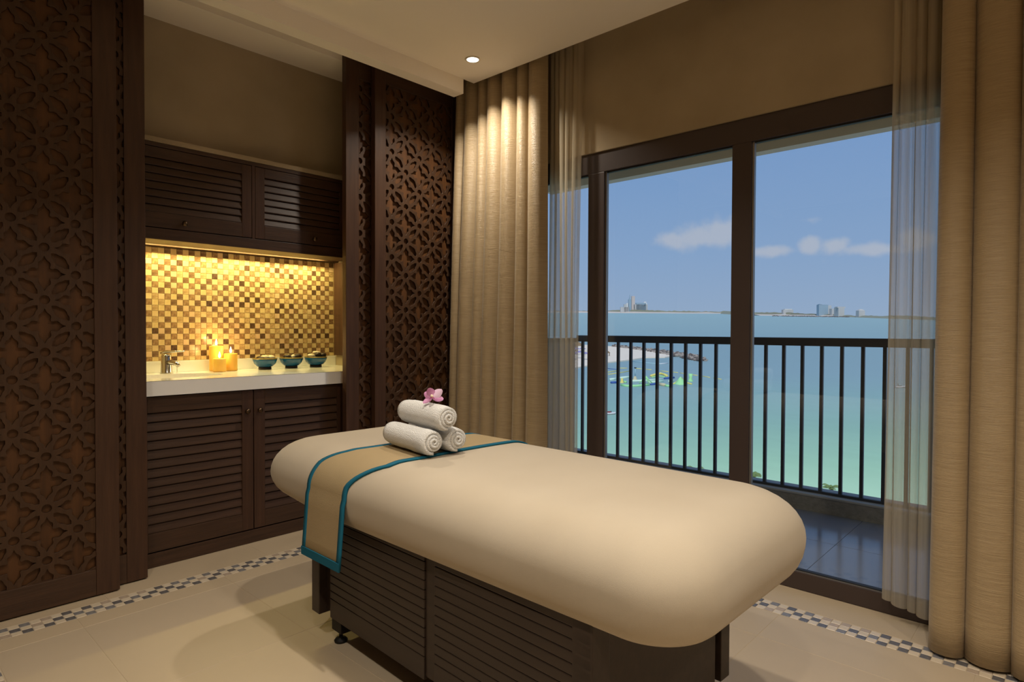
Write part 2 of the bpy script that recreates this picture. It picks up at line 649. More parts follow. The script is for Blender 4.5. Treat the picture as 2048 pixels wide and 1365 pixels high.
# pierced end screen of the balcony
scr = thing('balcony_screen', 'grey pierced screen wall closing the balcony end', 'screen', (-3.345, 3.1, 0))
YL = 1.36
cols_ = []
for k in range(9):
    y = 1.188 - .13 * k
    cols_ += [(y, y + .030, 'pair'), (y + .048, y + .072, 'single')]
bm = bmesh.new()
y_prev = 0.
for (a, b, kind_) in sorted(cols_):
    add_box(bm, -.012, .012, y_prev, a, -.02, 1.09)
    zp = -.02
    for k in range(9):
        z = .10 + .115 * k
        for r0, r1 in (((z, z + .022), (z + .032, z + .054)) if kind_ == 'pair' else ((z + .076, z + .100),)):
            if r1 < 1.06:
                add_box(bm, -.012, .012, a, b, zp, r0)
                zp = r1
    add_box(bm, -.012, .012, a, b, zp, 1.09)
    y_prev = b
add_box(bm, -.012, .012, y_prev, YL, -.02, 1.09)
bm_obj('pierced_panel', bm, 'concrete_cap', scr)
box('capping', -.03, .03, 0, YL, 1.09, 1.13, 'rail_metal', scr, .003)

# ================================================================== SLIDING LATTICE PANELS
CELL = .111


def lattice_holes(y0, y1, z0, z1, yo, zo, parity):
    """closed outlines (in y,z) of the pierced pattern over a rectangle"""
    out = []
    i0, i1 = int((y0 - yo) / CELL) - 2, int((y1 - yo) / CELL) + 2
    j0, j1 = int((z0 - zo) / CELL) - 2, int((z1 - zo) / CELL) + 2
    fl = [(.68, 0), (.56, 5), (.50, 11), (.475, 19), (.44, 26), (.38, 31.5), (.30, 36), (.265, 45)]
    quarter = fl + [(r_, 90 - a) for r_, a in fl[-2:0:-1]]
    flower = [(r_, a + 90 * q) for q in range(4) for r_, a in quarter]
    leaf = [(-.40, 0), (-.30, .10), (-.17, .13), (-.10, .175), (0, .19), (.10, .175), (.17, .13), (.30, .10), (.40, 0),
            (.30, -.10), (.17, -.13), (.10, -.175), (0, -.19), (-.10, -.175), (-.17, -.13), (-.30, -.10)]
    for i in range(i0, i1 + 1):
        for j in range(j0, j1 + 1):
            cy, cz = yo + i * CELL, zo + j * CELL
            if (i + j) % 2 == parity:
                out.append([(cy + .17 * CELL * math.cos(a * math.pi / 7), cz + .17 * CELL * math.sin(a * math.pi / 7)) for a in range(14)])
            else:
                out.append([(cy + r_ * CELL * math.cos(R(a)), cz + r_ * CELL * math.sin(R(a))) for r_, a in flower])
            # a leaf in the square up-right of this node
            s_ = -1 if (i + j) % 2 != parity else 1
            ly, lz = cy + .5 * CELL, cz + .5 * CELL
            ca, sa = math.cos(R(45 * s_)), math.sin(R(45 * s_))
            out.append([(ly + (u * ca - v * sa) * CELL, lz + (u * sa + v * ca) * CELL) for u, v in leaf])
    e = .002
    keep = []
    for p in out:
        if all(y0 + e < a < y1 - e and z0 + e < b < z1 - e for a, b in p):
            keep.append(p)
    return keep


def lattice_plate(name, y0, y1, z0, z1, x_front, th, yo, zo, parity, parent):
    pad = CELL * .95
    Y0, Y1, Z0, Z1 = y0 - pad, y1 + pad, z0 - pad, z1 + pad
    cu = bpy.data.curves.new(name, 'CURVE')
    cu.dimensions = '2D'
    cu.fill_mode = 'BOTH'
    for poly in [[(Y0, Z0), (Y1, Z0), (Y1, Z1), (Y0, Z1)]] + lattice_holes(Y0, Y1, Z0, Z1, yo, zo, parity):
        s = cu.splines.new('POLY')
        s.points.add(len(poly) - 1)
        for q, (a, b) in zip(s.points, poly):
            q.co = (a, b, 0, 1)
        s.use_cyclic_u = True
    cu.extrude = th / 2
    tmp = bpy.data.objects.new('tmp', cu)
    COL.objects.link(tmp)
    dg = bpy.context.evaluated_depsgraph_get()
    me = bpy.data.meshes.new_from_object(tmp.evaluated_get(dg))
    bpy.data.objects.remove(tmp)
    bm = bmesh.new()
    bm.from_mesh(me)
    # curve plane (x,y) -> world (y,z), thickness along x
    for v in bm.verts:
        a, b, c_ = v.co
        v.co = (x_front - th / 2 + c_, a, b)
    for ax, lo, hi in ((1, y0, y1), (2, z0, z1)):
        for val, sgn in ((lo, -1), (hi, 1)):
            no = [0, 0, 0]
            no[ax] = sgn
            co = [0, 0, 0]
            co[ax] = val
            bmesh.ops.bisect_plane(bm, geom=bm.verts[:] + bm.edges[:] + bm.faces[:], plane_co=co, plane_no=no, clear_outer=True)
    bmesh.ops.remove_doubles(bm, verts=bm.verts[:], dist=1e-5)
    return bm_obj(name, bm, 'wood_carved', parent)


def lattice_panel(label, xf, y0, y1, sw0, sw1, yo, zo, parity, zr0=.123, zr1=2.735, ztop=2.90):
    """xf = front plane; sw0/sw1 = stile widths at the low-y / high-y end"""
    t = thing('sliding_lattice_panel', label, 'sliding panel', (xf, (y0 + y1) / 2, 0))
    ym = (y0 + y1) / 2

    def B(n, a, b, c_, d, x0, x1, m, bev=.003):
        box(n, x0, x1, a - ym, b - ym, c_, d, m, t, bev)
    B('stile', y0, y0 + sw0, .006, ztop, -.042, 0, 'wood_up')
    B('stile', y1 - sw1, y1, .006, ztop, -.042, 0, 'wood_up')
    B('bottom_rail', y0 + sw0, y1 - sw1, .006, zr0, -.041, -.001, 'wood_lie')
    B('top_rail', y0 + sw0, y1 - sw1, zr1, ztop, -.041, -.001, 'wood_lie')
    B('backing_board', y0 + sw0, y1 - sw1, zr0, zr1, -.038, -.0225, 'wood_backing', 0)
    lattice_plate('lattice', y0 + sw0 - ym, y1 - sw1 - ym, zr0, zr1, -.006, .013, yo - ym, zo, parity, t)
    return t


lattice_panel('carved dark wood lattice sliding panel standing forward of the sink cabinet', XP1, -.10, .846, .092, .092, .467, 1.32, 1)
lattice_panel('narrow strip of carved lattice panel edging the sink cabinet by the tap', XP2, .02, .977, .09, .088, .865 - .011, 1.35, 0, zr0=.14)
lattice_panel('carved dark wood lattice sliding panel beside the long curtain', XP1, 2.233, 2.968, .082, .10, 2.365, 1.327, 1)
lattice_panel('rear carved lattice panel edging the sink cabinet by the stone bowls', XP2, 2.063, 2.95, .091, .09, 2.165, 1.35, 0)

# ================================================================== VANITY CABINETS


def louvre_door(parent, name, x, y0, y1, z0, z1, st, zl0, zl1, n, knob):
    """framed louvred door, face at x (towards +x); built in the parent's space"""
    d = bpy.data.objects.new(name, None)
    COL.objects.link(d)
    d.parent = parent
    d.empty_display_size = .03
    box('door_stile', x - .022, x, y0, y0 + st, z0, z1, 'wood_up', d, .002)
    box('door_stile', x - .022, x, y1 - st, y1, z0, z1, 'wood_up', d, .002)
    box('door_rail', x - .022, x - .0005, y0 + st, y1 - st, z0, zl0, 'wood_lie', d, .002)
    box('door_rail', x - .022, x - .0005, y0 + st, y1 - st, zl1, z1, 'wood_lie', d, .002)
    box('door_back', x - .024, x - .0215, y0 + st, y1 - st, zl0, zl1, 'wood_lie', d)
    p = (zl1 - zl0) / n
    me = None
    for k in range(n):
        if me is None:
            bm = bmesh.new()
            w = y1 - y0 - 2 * st
            prof = [(-.020, p * .99), (-.011, p * .90), (-.0025, .005), (-.0035, .001), (-.020, .001)]
            va = [bm.verts.new((a, 0, b)) for a, b in prof]
            vb = [bm.verts.new((a, w, b)) for a, b in prof]
            for q in range(len(prof)):
                r_ = (q + 1) % len(prof)
                bm.faces.new((va[q], va[r_], vb[r_], vb[q]))
            bm.faces.new(va)
            bm.faces.new(vb[::-1])
            bmesh.ops.recalc_face_normals(bm, faces=bm.faces)
            me = bpy.data.meshes.new('slat')
            bm.to_mesh(me)
            bm.free()
            me.materials.append(MATS['wood_lie'])
        o = bpy.data.objects.new('slat', me)
        COL.objects.link(o)
        o.location = (x - .001, y0 + st, zl0 + k * p)
        o.parent = d
    kb = bmesh.new()
    add_lathe(kb, [(0, 0), (.006, 0), (.006, .012), (.013, .017), (.0145, .023), (.011, .029), (0, .031)], 20)
    bmesh.ops.rotate(kb, verts=kb.verts[:], matrix=Matrix.Rotation(R(90), 3, 'Y'))
    bmesh.ops.translate(kb, verts=kb.verts[:], vec=(x, knob[0], knob[1]))
    bm_obj('knob', kb, 'knob_metal', d, True)
    return d


XL = -3.392
lc = thing('vanity_cabinet', 'dark wood louvred base cabinet under the white sink counter', 'cabinet', (XL, 1.66, 0))
lc_off = Vector((XL, 1.66, 0))


def rel(o, off):
    o.location -= off


def cbox(parent, off, name, x0, x1, y0, y1, z0, z1, m, bev=.002):
    return box(name, x0 - off.x, x1 - off.x, y0 - off.y, y1 - off.y, z0 - off.z, z1 - off.z, m, parent, bev)


cbox(lc, lc_off, 'side_board', XBK + .01, XL - .026, NY0 + .005, NY0 + .023, .075, .862, 'wood_up')
cbox(lc, lc_off, 'side_board', XBK + .01, XL - .026, NY1 - .023, NY1 - .005, .075, .862, 'wood_up')
cbox(lc, lc_off, 'bottom_board', XBK + .01, XL - .026, NY0 + .023, NY1 - .023, .075, .093, 'wood_lie')
cbox(lc, lc_off, 'back_board', XBK + .01, XBK + .02, NY0 + .023, NY1 - .023, .093, .862, 'wood_lie')
cbox(lc, lc_off, 'plinth', XBK + .01, XL - .001, NY0 + .005, NY1 - .005, 0.001, .072, 'wood_lie')
cbox(lc, lc_off, 'filler_panel', XL - .024, XL - .002, 2.145, NY1 - .005, .075, .862, 'wood_up')
for (a, b, kn) in ((.955, 1.549, (1.510, .744)), (1.554, 2.142, (1.580, .744))):
    d = louvre_door(lc, 'door', 0, a - 1.66, b - 1.66, .079, .858, .062, .172, .778, 13, (kn[0] - 1.66, kn[1]))

# counter with an oval basin
ctr = thing('sink_counter', 'white quartz counter with upstand and oval basin', 'counter', (-3.71, 1.66, .864))
cx0, cx1, cy0, cy1 = XBK + .001 + 3.71, -3.37 + 3.71, NY0 + .002 - 1.66, NY1 - .002 - 1.66
sx, sy, sa_, sb_ = .005, -.45, .165, .295       # basin centre and semi-axes (x, y) in counter space
bm = bmesh.new()
N = 64
top_o, top_i, bot_i = [], [], []
for k in range(N):
    a = 2 * math.pi * k / N
    dx, dy = math.cos(a), math.sin(a)
    top_i.append(bm.verts.new((sx + sa_ * dx, sy + sb_ * dy, .073)))
    bot_i.append(bm.verts.new((sx + sa_ * dx, sy + sb_ * dy, .045)))
    tx = ((cx1 - sx) / dx if dx > 0 else (cx0 - sx) / dx) if abs(dx) > 1e-6 else 1e9
    ty = ((cy1 - sy) / dy if dy > 0 else (cy0 - sy) / dy) if abs(dy) > 1e-6 else 1e9
    t_ = min(tx, ty)
    top_o.append(bm.verts.new((sx + dx * t_, sy + dy * t_, .073)))
for k in range(N):
    k2 = (k + 1) % N
    bm.faces.new((top_o[k], top_o[k2], top_i[k2], top_i[k]))
    bm.faces.new((top_i[k], top_i[k2], bot_i[k2], bot_i[k]))
# fill rectangle corners
for X_, Y_ in ((cx1, cy1), (cx0, cy1), (cx0, cy0), (cx1, cy0)):
    best = sorted(top_o, key=lambda v: (v.co.x - X_) ** 2 + (v.co.y - Y_) ** 2)
    onx = [v for v in top_o if abs(v.co.x - X_) < 1e-5]
    ony = [v for v in top_o if abs(v.co.y - Y_) < 1e-5]
    vx = min(onx, key=lambda v: abs(v.co.y - Y_))
    vy = min(ony, key=lambda v: abs(v.co.x - X_))
    if vx is not vy:
        c_ = bm.verts.new((X_, Y_, .073))
        bm.faces.new((vx, c_, vy))
add_box(bm, cx1 - .02, cx1, cy0, cy1, 0, .073)
add_box(bm, cx0, cx0 + .01, cy0, cy1, 0, .073)
bm_obj('worktop', bm, 'quartz', ctr)
box('upstand', cx0, cx0 + .022, cy0, cy1, .0735, .141, 'quartz', ctr, .002)
bm = bmesh.new()
prof = [(1.0, .045), (1.01, .03), (.97, -.02), (.85, -.07), (.6, -.095), (.25, -.105), (.07, -.108)]
rings = []
for s_, z in prof:
    rings.append([bm.verts.new((sx + sa_ * s_ * math.cos(2 * math.pi * k / 48), sy + sb_ * s_ * math.sin(2 * math.pi * k / 48), z)) for k in range(48)])
for a, b in zip(rings, rings[1:]):
    for k in range(48):
        bm.faces.new((a[k], a[(k + 1) % 48], b[(k + 1) % 48], b[k]))
bm.faces.new(rings[-1])
bm_obj('basin', bm, 'basin', ctr, True)
lathe('drain', [(0, 0), (.022, 0), (.022, .003), (.014, .004), (0, .002)], 'chrome', ctr, (sx, sy, -.107), 24)

# backsplash mosaic -------------------------------------------------------
splash = box('wall_backsplash', XBK - .003, XBK - .0005, NY0 + .003, NY1 - .003, 1.0055, 1.686, 'grout_wall')
struct(splash, 'gold brown chequered mosaic backsplash behind the sink counter', 'backsplash')
WP = .0345
wt = tile_mesh(WP, WP, .005, .0009)
for v in wt.vertices:          # lay the tile on the wall: local z -> +x
    a, b, c_ = v.co
    v.co = (c_, a, b)
wt.flip_normals()
wall_meshes = []
for i in range(7):
    c_ = wt.copy()
    c_.materials.append(MATS['mosaic_wall_%d' % i])
    wall_meshes.append(c_)
rest = bmesh.new()
nw = 0
yl0 = 1.207
ncol = int((NY1 - .004 - yl0) / WP)
nrow = 20
z_start = 1.686 - nrow * WP
for i in range(-10, ncol):
    for j in range(nrow):
        y, z = yl0 + i * WP, max(z_start + j * WP, 1.0058)
        k = random.choice((0, 0, 1, 1, 2)) if (i + j) % 2 else random.choice((3, 3, 4, 4, 4, 5, 5, 5, 6))
        if i >= 0 and nw < 300:
            o = bpy.data.objects.new('wall_tile', wall_meshes[k])
            COL.objects.link(o)
            o.location = (XBK + .0035, y, z)
            o.parent = splash
            if j == 0:
                o.scale.z = (z_start + WP - z) / WP
            nw += 1
        else:
            fs = len(rest.faces)
            add_box(rest, XBK - .001, XBK + .0035, y + g, y + WP - g, z + g * .8, z_start + (j + 1) * WP - g)
            rest.faces.ensure_lookup_table()
            for f in rest.faces[fs:]:
                f.material_index = k
me = bpy.data.meshes.new('wall_tile_remainder')
bmesh.ops.recalc_face_normals(rest, faces=rest.faces)
rest.to_mesh(me)
rest.free()
for i in range(7):
    me.materials.append(MATS['mosaic_wall_%d' % i])
o = bpy.data.objects.new('wall_tile_remainder', me)
COL.objects.link(o)
o.parent = splash
o['kind'] = 'stuff'

# upper cabinet -----------------------------------------------------------
XU = -3.50
KU = 3.5 / 3.7                                   # figures below were measured on a plane 3.7 m away


def uy(v):
    return v * KU


def uz(v):
    return H + (v - H) * KU


uc_off = Vector((XU, 1.66, 1.686))
uc = thing('wall_cabinet', 'dark wood louvred wall cabinet above the mosaic backsplash', 'cabinet', uc_off)
cbox(uc, uc_off, 'carcass', XBK + .002, XU - .026, NY0 + .005, NY1 - .005, 1.725, 2.150, 'wood_lie')
cbox(uc, uc_off, 'bottom_board', -3.93, XU - .026, NY0 + .005, NY1 - .005, 1.688, 1.724, 'wood_lie')
cbox(uc, uc_off, 'bottom_board', XBK + .004, -3.99, NY0 + .005, NY1 - .005, 1.688, 1.724, 'wood_lie')
cbox(uc, uc_off, 'bottom_rail', XU - .025, XU + .001, NY0 + .005, NY1 - .005, uz(1.687), uz(1.748), 'wood_lie')
cbox(uc, uc_off, 'top_rail', XU - .024, XU + .001, NY0 + .005, NY1 - .005, uz(2.190), uz(2.212), 'wood_lie')
cbox(uc, uc_off, 'centre_stile', XU - .024, XU + .001, uy(1.687), uy(1.706), uz(1.748), uz(2.190), 'wood_up')
for (a, b, kn) in ((1.02, 1.685, (1.298, 1.786)), (1.708, 2.35, (2.094, 1.789))):
    louvre_door(uc, 'door', 0, uy(a) - 1.66, uy(b) - 1.66, uz(1.753) - 1.686, uz(2.187) - 1.686, .055, uz(1.835) - 1.686, uz(2.130) - 1.686, 7, (uy(kn[0]) - 1.66, uz(kn[1]) - 1.686))
cbox(uc, uc_off, 'filler_panel', XU - .024, XU, uy(2.353), NY1 - .005, uz(1.75), uz(2.19), 'wood_up')
struct(box('trim_6', XBK, XU + .004, NY0, NY1, uz(2.213), uz(2.240), 'plaster'), 'beige plaster ledge on top of the wall cabinet', 'trim')
# wooden niche side by the bowls
sp = box('trim_5', XBK + .03, -3.42, NY1 - .022, NY1 - .002, 1.01, 1.684, 'wood_up')
struct(sp, 'dark wood side lining of the sink niche', 'trim')

# under-cabinet light
ul = thing('under_cabinet_light', 'slim warm strip light under the wall cabinet', 'light', (-3.96, 1.62, 1.722))
box('light_housing', -.018, .018, -.58, .72, -.006, 0, 'lamp_ring', ul, .002)
box('light_tube', -.012, .012, -.57, .71, -.010, -.006, 'tube_light', ul)
ld = bpy.data.lights.new('strip_light', 'AREA')
ld.shape = 'RECTANGLE'
ld.size, ld.size_y = .024, 1.28
ld.energy = 12.5
ld.color = (1, .82, .30)
lo = bpy.data.objects.new('strip_light', ld)
COL.objects.link(lo)
lo.parent = ul
lo.location = (0, .07, -.0115)
lo.rotation_euler = (0, R(-12), 0)
ld.spread = R(180)

# ================================================================== THINGS ON THE COUNTER
ZK = .9375
fc = thing('basin_tap', 'chrome basin mixer tap beside the oval basin', 'tap', (-3.945, 1.285, ZK))
lathe('body', [(0, 0), (.034, 0), (.034, .004), (.031, .008), (.027, .09), (.026, .104), (.022, .110), (0, .112)], 'chrome', fc)
tube('spout', [(.01, 0, .062), (.05, .012, .066), (.095, .022, .060), (.115, .026, .048)], [.016, .015, .013, .011], 'chrome', fc)
tube('lever', [(-.03, -.012, .118), (0, 0, .126), (.04, .04, .128), (.07, .075, .130)], [.016, .019, .013, .008], 'chrome', fc, squash=.5)
lathe('pop_up_rod', [(0, 0), (.003, 0), (.003, .05), (.007, .052), (.007, .066), (0, .068)], 'chrome', fc, (.012, .055, .0), 12)


def candle(label, x, y, r, h):
    t = thing('pillar_candle', label, 'candle', (x, y, ZK), 0, 'lit pillar candles on the counter')
    lathe('wax', [(0, 0), (r - .002, 0), (r, .003), (r, h - .003), (r - .003, h), (r * .7, h - .004), (r * .3, h - .008), (0, h - .009)], 'candle_wax', t, seg=40)
    tube('wick', [(0, 0, h - .01), (.001, .0, h + .004), (.003, 0, h + .010)], .0014, 'wick', t, 8)
    lathe('flame', [(0, 0), (.004, .003), (.0068, .010), (.0065, .017), (.0035, .028), (.0012, .036), (0, .040)], 'flame', t, (.001, 0, h + .003), 16)
    l = bpy.data.lights.new('candle_light', 'POINT')
    l.energy = .35
    l.color = (1, .62, .22)
    l.shadow_soft_size = .012
    q = bpy.data.objects.new('candle_light', l)
    COL.objects.link(q)
    q.parent = t
    q.location = (0.0, 0, h + .045)


candle('tallest yellow pillar candle, lit, behind the two shorter ones', -3.965, 1.578, .040, .156)
candle('shortest yellow pillar candle, lit, in front of the tallest one', -3.862, 1.556, .037, .081)
candle('middle height yellow pillar candle, lit, nearest the stone bowls', -3.915, 1.646, .039, .108)


def pebble(bm, c_, a, b, h, rz, tilt, seed):
    rnd = random.Random(seed)
    res = bmesh.ops.create_icosphere(bm, subdivisions=2, radius=1)
    M = Matrix.Translation(c_) @ Matrix.Rotation(rz, 4, 'Z') @ Matrix.Rotation(tilt, 4, 'X') @ Matrix.Diagonal((a, b, h, 1))
    for v in res['verts']:
        v.co *= 1 + rnd.uniform(-.05, .05)
        v.co = M @ v.co


def bowl(label, y, x, stones):
    t = thing('stone_bowl', label, 'bowl', (x, y, ZK), 0, 'teal bowls on the counter')
    lathe('bowl_body', [(0, .014), (.028, .012), (.050, .020), (.067, .038), (.074, .058), (.075, .068), (.072, .068), (.070, .058), (.062, .040), (.045, .025), (0, .020)], 'bowl_teal', t, seg=40)
    lathe('rim', [(.0715, .067), (.0755, .066), (.0765, .0705), (.074, .073), (.0715, .071), (.0715, .067)], 'bowl_rim', t, seg=40)
    lathe('foot_ring', [(.036, .0), (.040, 0), (.040, .014), (.036, .014), (.036, 0)], 'stone_dark', t, seg=32)
    for n_, (dx, dy, dz, a, b, h, rz, m_) in enumerate(stones):
        bm = bmesh.new()
        pebble(bm, (0, 0, 0), a, b, h * 1.25, R(rz), R(random.uniform(-12, 12)), n_ + int(y * 100))
        o = bm_obj('pebble', bm, m_, None, True)
        o.location = (x + dx, y + dy, ZK + dz + .006)
        tag(o, ('dark' if m_ == 'stone_dark' else 'cream') + ' smooth pebble heaped in the ' + label.split(',')[0], 'pebble', 'pebbles in the teal bowls')


D_, P_ = 'stone_dark', 'stone_pale'
base_ = [(0, 0, .040, .050, .045, .016, 0, D_)]
bowl('teal bowl nearest the candles, full of dark and cream pebbles', 1.862, -3.905,
     [(.02, -.038, .064, .026, .022, .011, 20, D_), (.02, -.008, .074, .034, .024, .010, 10, P_), (.024, .030, .070, .025, .022, .013, 60, P_), (-.02, .035, .064, .025, .024, .012, 0, D_), (-.025, -.02, .064, .026, .022, .012, 40, D_)])
bowl('middle teal bowl, with mostly dark pebbles', 2.045, -3.905,
     [(.014, -.034, .068, .028, .028, .014, 20, D_), (.016, .034, .070, .028, .034, .016, 10, D_), (.028, -.002, .073, .014, .018, .011, 60, P_), (-.03, .0, .066, .026, .03, .013, 0, D_)])
bowl('teal bowl furthest from the candles, with large cream and dark pebbles', 2.226, -3.905,
     [(.018, -.042, .073, .024, .028, .012, 0, P_), (.024, .004, .077, .026, .030, .014, 30, D_), (-.006, .010, .093, .022, .030, .009, 0, P_), (.014, .045, .074, .026, .024, .016, 10, D_), (-.03, -.0, .068, .028, .028, .013, 0, D_)])

# ================================================================== MASSAGE TABLE
CXm, CYm, ROTm = -1.555, 1.575, -.0182
A_, B_, RC, ZM, HU, HD, EU, ED = .996, .414, .174, .61, .131, .123, .156, .08
table = thing('massage_table', 'massage table with a linen covered mattress on a slatted dark wood base', 'massage table', (CXm, CYm, 0), ROTm)


def rrect(a, b, r, n_c=14, n_l=36, n_w=14):
    pts = []
    cs = [((a - r, b - r), 0), ((-(a - r), b - r), 90), ((-(a - r), -(b - r)), 180), ((a - r, -(b - r)), 270)]
    for q in range(4):
        (cx, cy), t0 = cs[q]
        arc = [(cx + r * math.cos(R(t0 + 90 * k / n_c)), cy + r * math.sin(R(t0 + 90 * k / n_c))) for k in range(n_c + 1)]
        pts += arc
        nxt = cs[(q + 1) % 4]
        e = (nxt[0][0] + r * math.cos(R(nxt[1])), nxt[0][1] + r * math.sin(R(nxt[1])))
        n_ = n_l if q % 2 == 0 else n_w
        pts += [(arc[-1][0] + (e[0] - arc[-1][0]) * k / n_, arc[-1][1] + (e[1] - arc[-1][1]) * k / n_) for k in range(1, n_)]
    return pts


def hem_lift(x):            # the cover is drawn up higher at the head end
    t = max(0., min(1., (-x - .35) / .65))
    return .055 * t * t


def prof_point(ph):
    e = (ED if ph < 0 else EU) * (1 - math.cos(ph))
    return e, (HD if ph < 0 else HU) * math.sin(ph)


bm = bmesh.new()
loops = []
phs = [-88, -78, -66, -52, -38, -24, -10, 0, 10, 20, 30, 40, 50, 60, 70, 80, 90]
for ph in phs:
    e, dz = prof_point(R(ph))
    ring = []
    for (x, y) in rrect(A_ - e, B_ - e, max(RC - .6 * e, .02)):
        z = ZM + dz
        if dz < 0:
            z += hem_lift(x) * (-dz / HD)
        ring.append(bm.verts.new((x, y, z)))
    loops.append(ring)
n_in = 8
base_ring = rrect(A_ - EU, B_ - EU, max(RC - .6 * EU, .02))
for k in range(1, n_in + 1):
    f_ = k / n_in
    ring = []
    for (x, y) in base_ring:
        tx = max(-(A_ - EU) + (B_ - EU), min((A_ - EU) - (B_ - EU), x))
        ring.append(bm.verts.new((x + (tx - x) * f_, y * (1 - f_), ZM + HU + .004 * (1 - (1 - f_) ** 2))))
    loops.append(ring)
for a, b in zip(loops, loops[1:]):
    n_ = len(a)
    for k in range(n_):
        bm.faces.new((a[k], a[(k + 1) % n_], b[(k + 1) % n_], b[k]))
bm.faces.new(loops[0][::-1])
bmesh.ops.remove_doubles(bm, verts=bm.verts[:], dist=1e-4)
bm_obj('mattress', bm, 'linen', table, True)

# base, given in its own rotated frame
OB = Vector((-2.088, 1.248, 0))
TB = R(-2.5)
MB_ = Matrix.Rotation(-ROTm, 4, 'Z') @ Matrix.Translation(-Vector((CXm, CYm, 0))) @ Matrix.Translation(OB) @ Matrix.Rotation(TB, 4, 'Z')


def tb(name, s0, s1, t0, t1, z0, z1, m, bev=.002):
    o = box(name, s0, s1, t0, t1, z0, z1, m, table, bev)
    o.matrix_local = MB_
    return o


ZBT = .60
S0, S1, T1 = -.10, 1.25, .70
tb('base_core', S0 + .03, S1 - .02, .014, T1 - .014, .11, ZBT, 'wood_bed')
for a, b in ((0.0, .594), (.644, S1 - .001)):
    tb('side_rail', a, b, 0, .014, .10, .172, 'wood_bed')
    me = None
    for k in range(14):
        z0 = .172 + k * .0302
        if me is None:
            s_ = tb('slat', 0, b - a, 0, .014, .0018, .0302, 'wood_bed', .0025)
            me = s_.data
        else:
            s_ = bpy.data.objects.new('slat', me)
            COL.objects.link(s_)
            s_.parent = table
        s_.matrix_local = MB_ @ Matrix.Translation((a, 0, z0))
tb('rear_panel', 0, S1, T1 - .014, T1, .10, ZBT, 'wood_bed')
tb('end_panel', S1 - .02, S1 - .004, .07, T1 - .07, .10, ZBT, 'wood_bed')
tb('end_panel', S0 + .02, S0 + .03, .07, T1 - .07, .10, ZBT, 'wood_bed')
tb('corner_post', S0 - .007, S0 + .052, -.02, .05, .10, ZBT, 'wood_bed', .003)
tb('corner_post', S0 - .007, S0 + .052, T1 - .05, T1 + .02, .10, ZBT, 'wood_bed', .003)
tb('corner_post', S1 - .06, S1 + .003, 0, .07, .10, ZBT, 'wood_bed', .003)
tb('corner_post', S1 - .06, S1 + .003, T1 - .045, T1 + .012, .10, ZBT, 'wood_bed', .003)
tb('recess_strip', .594, .644, .006, .013, .11, ZBT, 'wood_bed')
for s_, t_ in ((.02, .045), (.02, T1 - .06), (S1 - .08, .06), (S1 - .08, T1 - .06)):
    f_ = tb('foot', s_ - .035, s_ + .035, t_ - .03, t_ + .05, .045, .108, 'bed_black', .003)
    bm = bmesh.new()
    add_lathe(bm, [(0, 0), (.024, 0), (.026, .006), (.02, .013), (.007, .016), (.007, .046), (0, .046)], 24, (s_ - .004, t_ - .008, 0))
    o = bm_obj('foot_pad', bm, 'rubber', f_, True)

# runner ------------------------------------------------------------------
runner = thing('bed_runner', 'beige cloth runner with teal binding laid across the massage table', 'runner', (CXm, CYm, .742), ROTm)


def runner_path():
    """(y, z, ny, nz, s) from the near hem over the top to the far hem, in table space"""
    pts = []
    for z in (.372, .43, .49, .55, .59):
        pts.append((-B_ - .004 - .014 * (.61 - z) / .2, z, -1., 0.))
    for ph in range(0, 91, 6):
        e, dz = prof_point(R(ph))
        n_ = Vector((0, -math.cos(R(ph)) * HU, math.sin(R(ph)) * EU + 1e-6))
        n_.normalize()
        pts.append((-(B_ - e), ZM + dz, n_.y, n_.z))
    for k in range(1, 8):
        y = -(B_ - EU) + 2 * (B_ - EU) * k / 8
        pts.append((y, ZM + HU + .004 * (1 - (abs(y) / (B_ - EU)) ** 2), 0, 1.))
    for ph in range(90, -1, -6):
        e, dz = prof_point(R(ph))
        n_ = Vector((0, math.cos(R(ph)) * HU, math.sin(R(ph)) * EU + 1e-6))
        n_.normalize()
        pts.append((B_ - e, ZM + dz, n_.y, n_.z))
    for z in (.57, .5, .44):
        pts.append((B_ + .006, z, 1., 0.))
    return pts


RP = runner_path()


def lerp_tab(tab, v):
    for (a, b), (c_, d) in zip(tab, tab[1:]):
        if v <= c_:
            return b + (d - b) * max(0, min(1, (v - a) / (c_ - a)))
    return tab[-1][1]


XL_T = [(-.45, -.548), (-.405, -.542), (-.37, -.535), (-.30, -.465), (-.17, -.438), (.26, -.412), (.42, -.405)]
XR_T = [(-.45, -.290), (-.405, -.280), (-.37, -.225), (-.32, -.158), (-.19, -.135), (.26, -.135), (.42, -.130)]


def strip(name, x_of, m, off, thick, sel=None):
    bm = bmesh.new()
    rows = []
    pts = RP if sel is None else RP[:sel]
    for (y, z, ny, nz) in pts:
        xs_ = x_of(y)
        rows.append(([bm.verts.new((x, y + ny * off, z + nz * off - .742)) for x in xs_],
                     [bm.verts.new((x, y + ny * (off - thick), z + nz * (off - thick) - .742)) for x in xs_]))
    for (a, b), (c_, d) in zip(rows, rows[1:]):
        for k in range(len(a) - 1):
            bm.faces.new((a[k], a[k + 1], c_[k + 1], c_[k]))
            bm.faces.new((b[k], d[k], d[k + 1], b[k + 1]))
        bm.faces.new((a[0], c_[0], d[0], b[0]))
        bm.faces.new((a[-1], b[-1], d[-1], c_[-1]))
    for (a, b) in (rows[0], rows[-1]):
        for k in range(len(a) - 1):
            bm.faces.new((a[k], b[k], b[k + 1], a[k + 1]))
    return bm_obj(name, bm, m, runner, True)


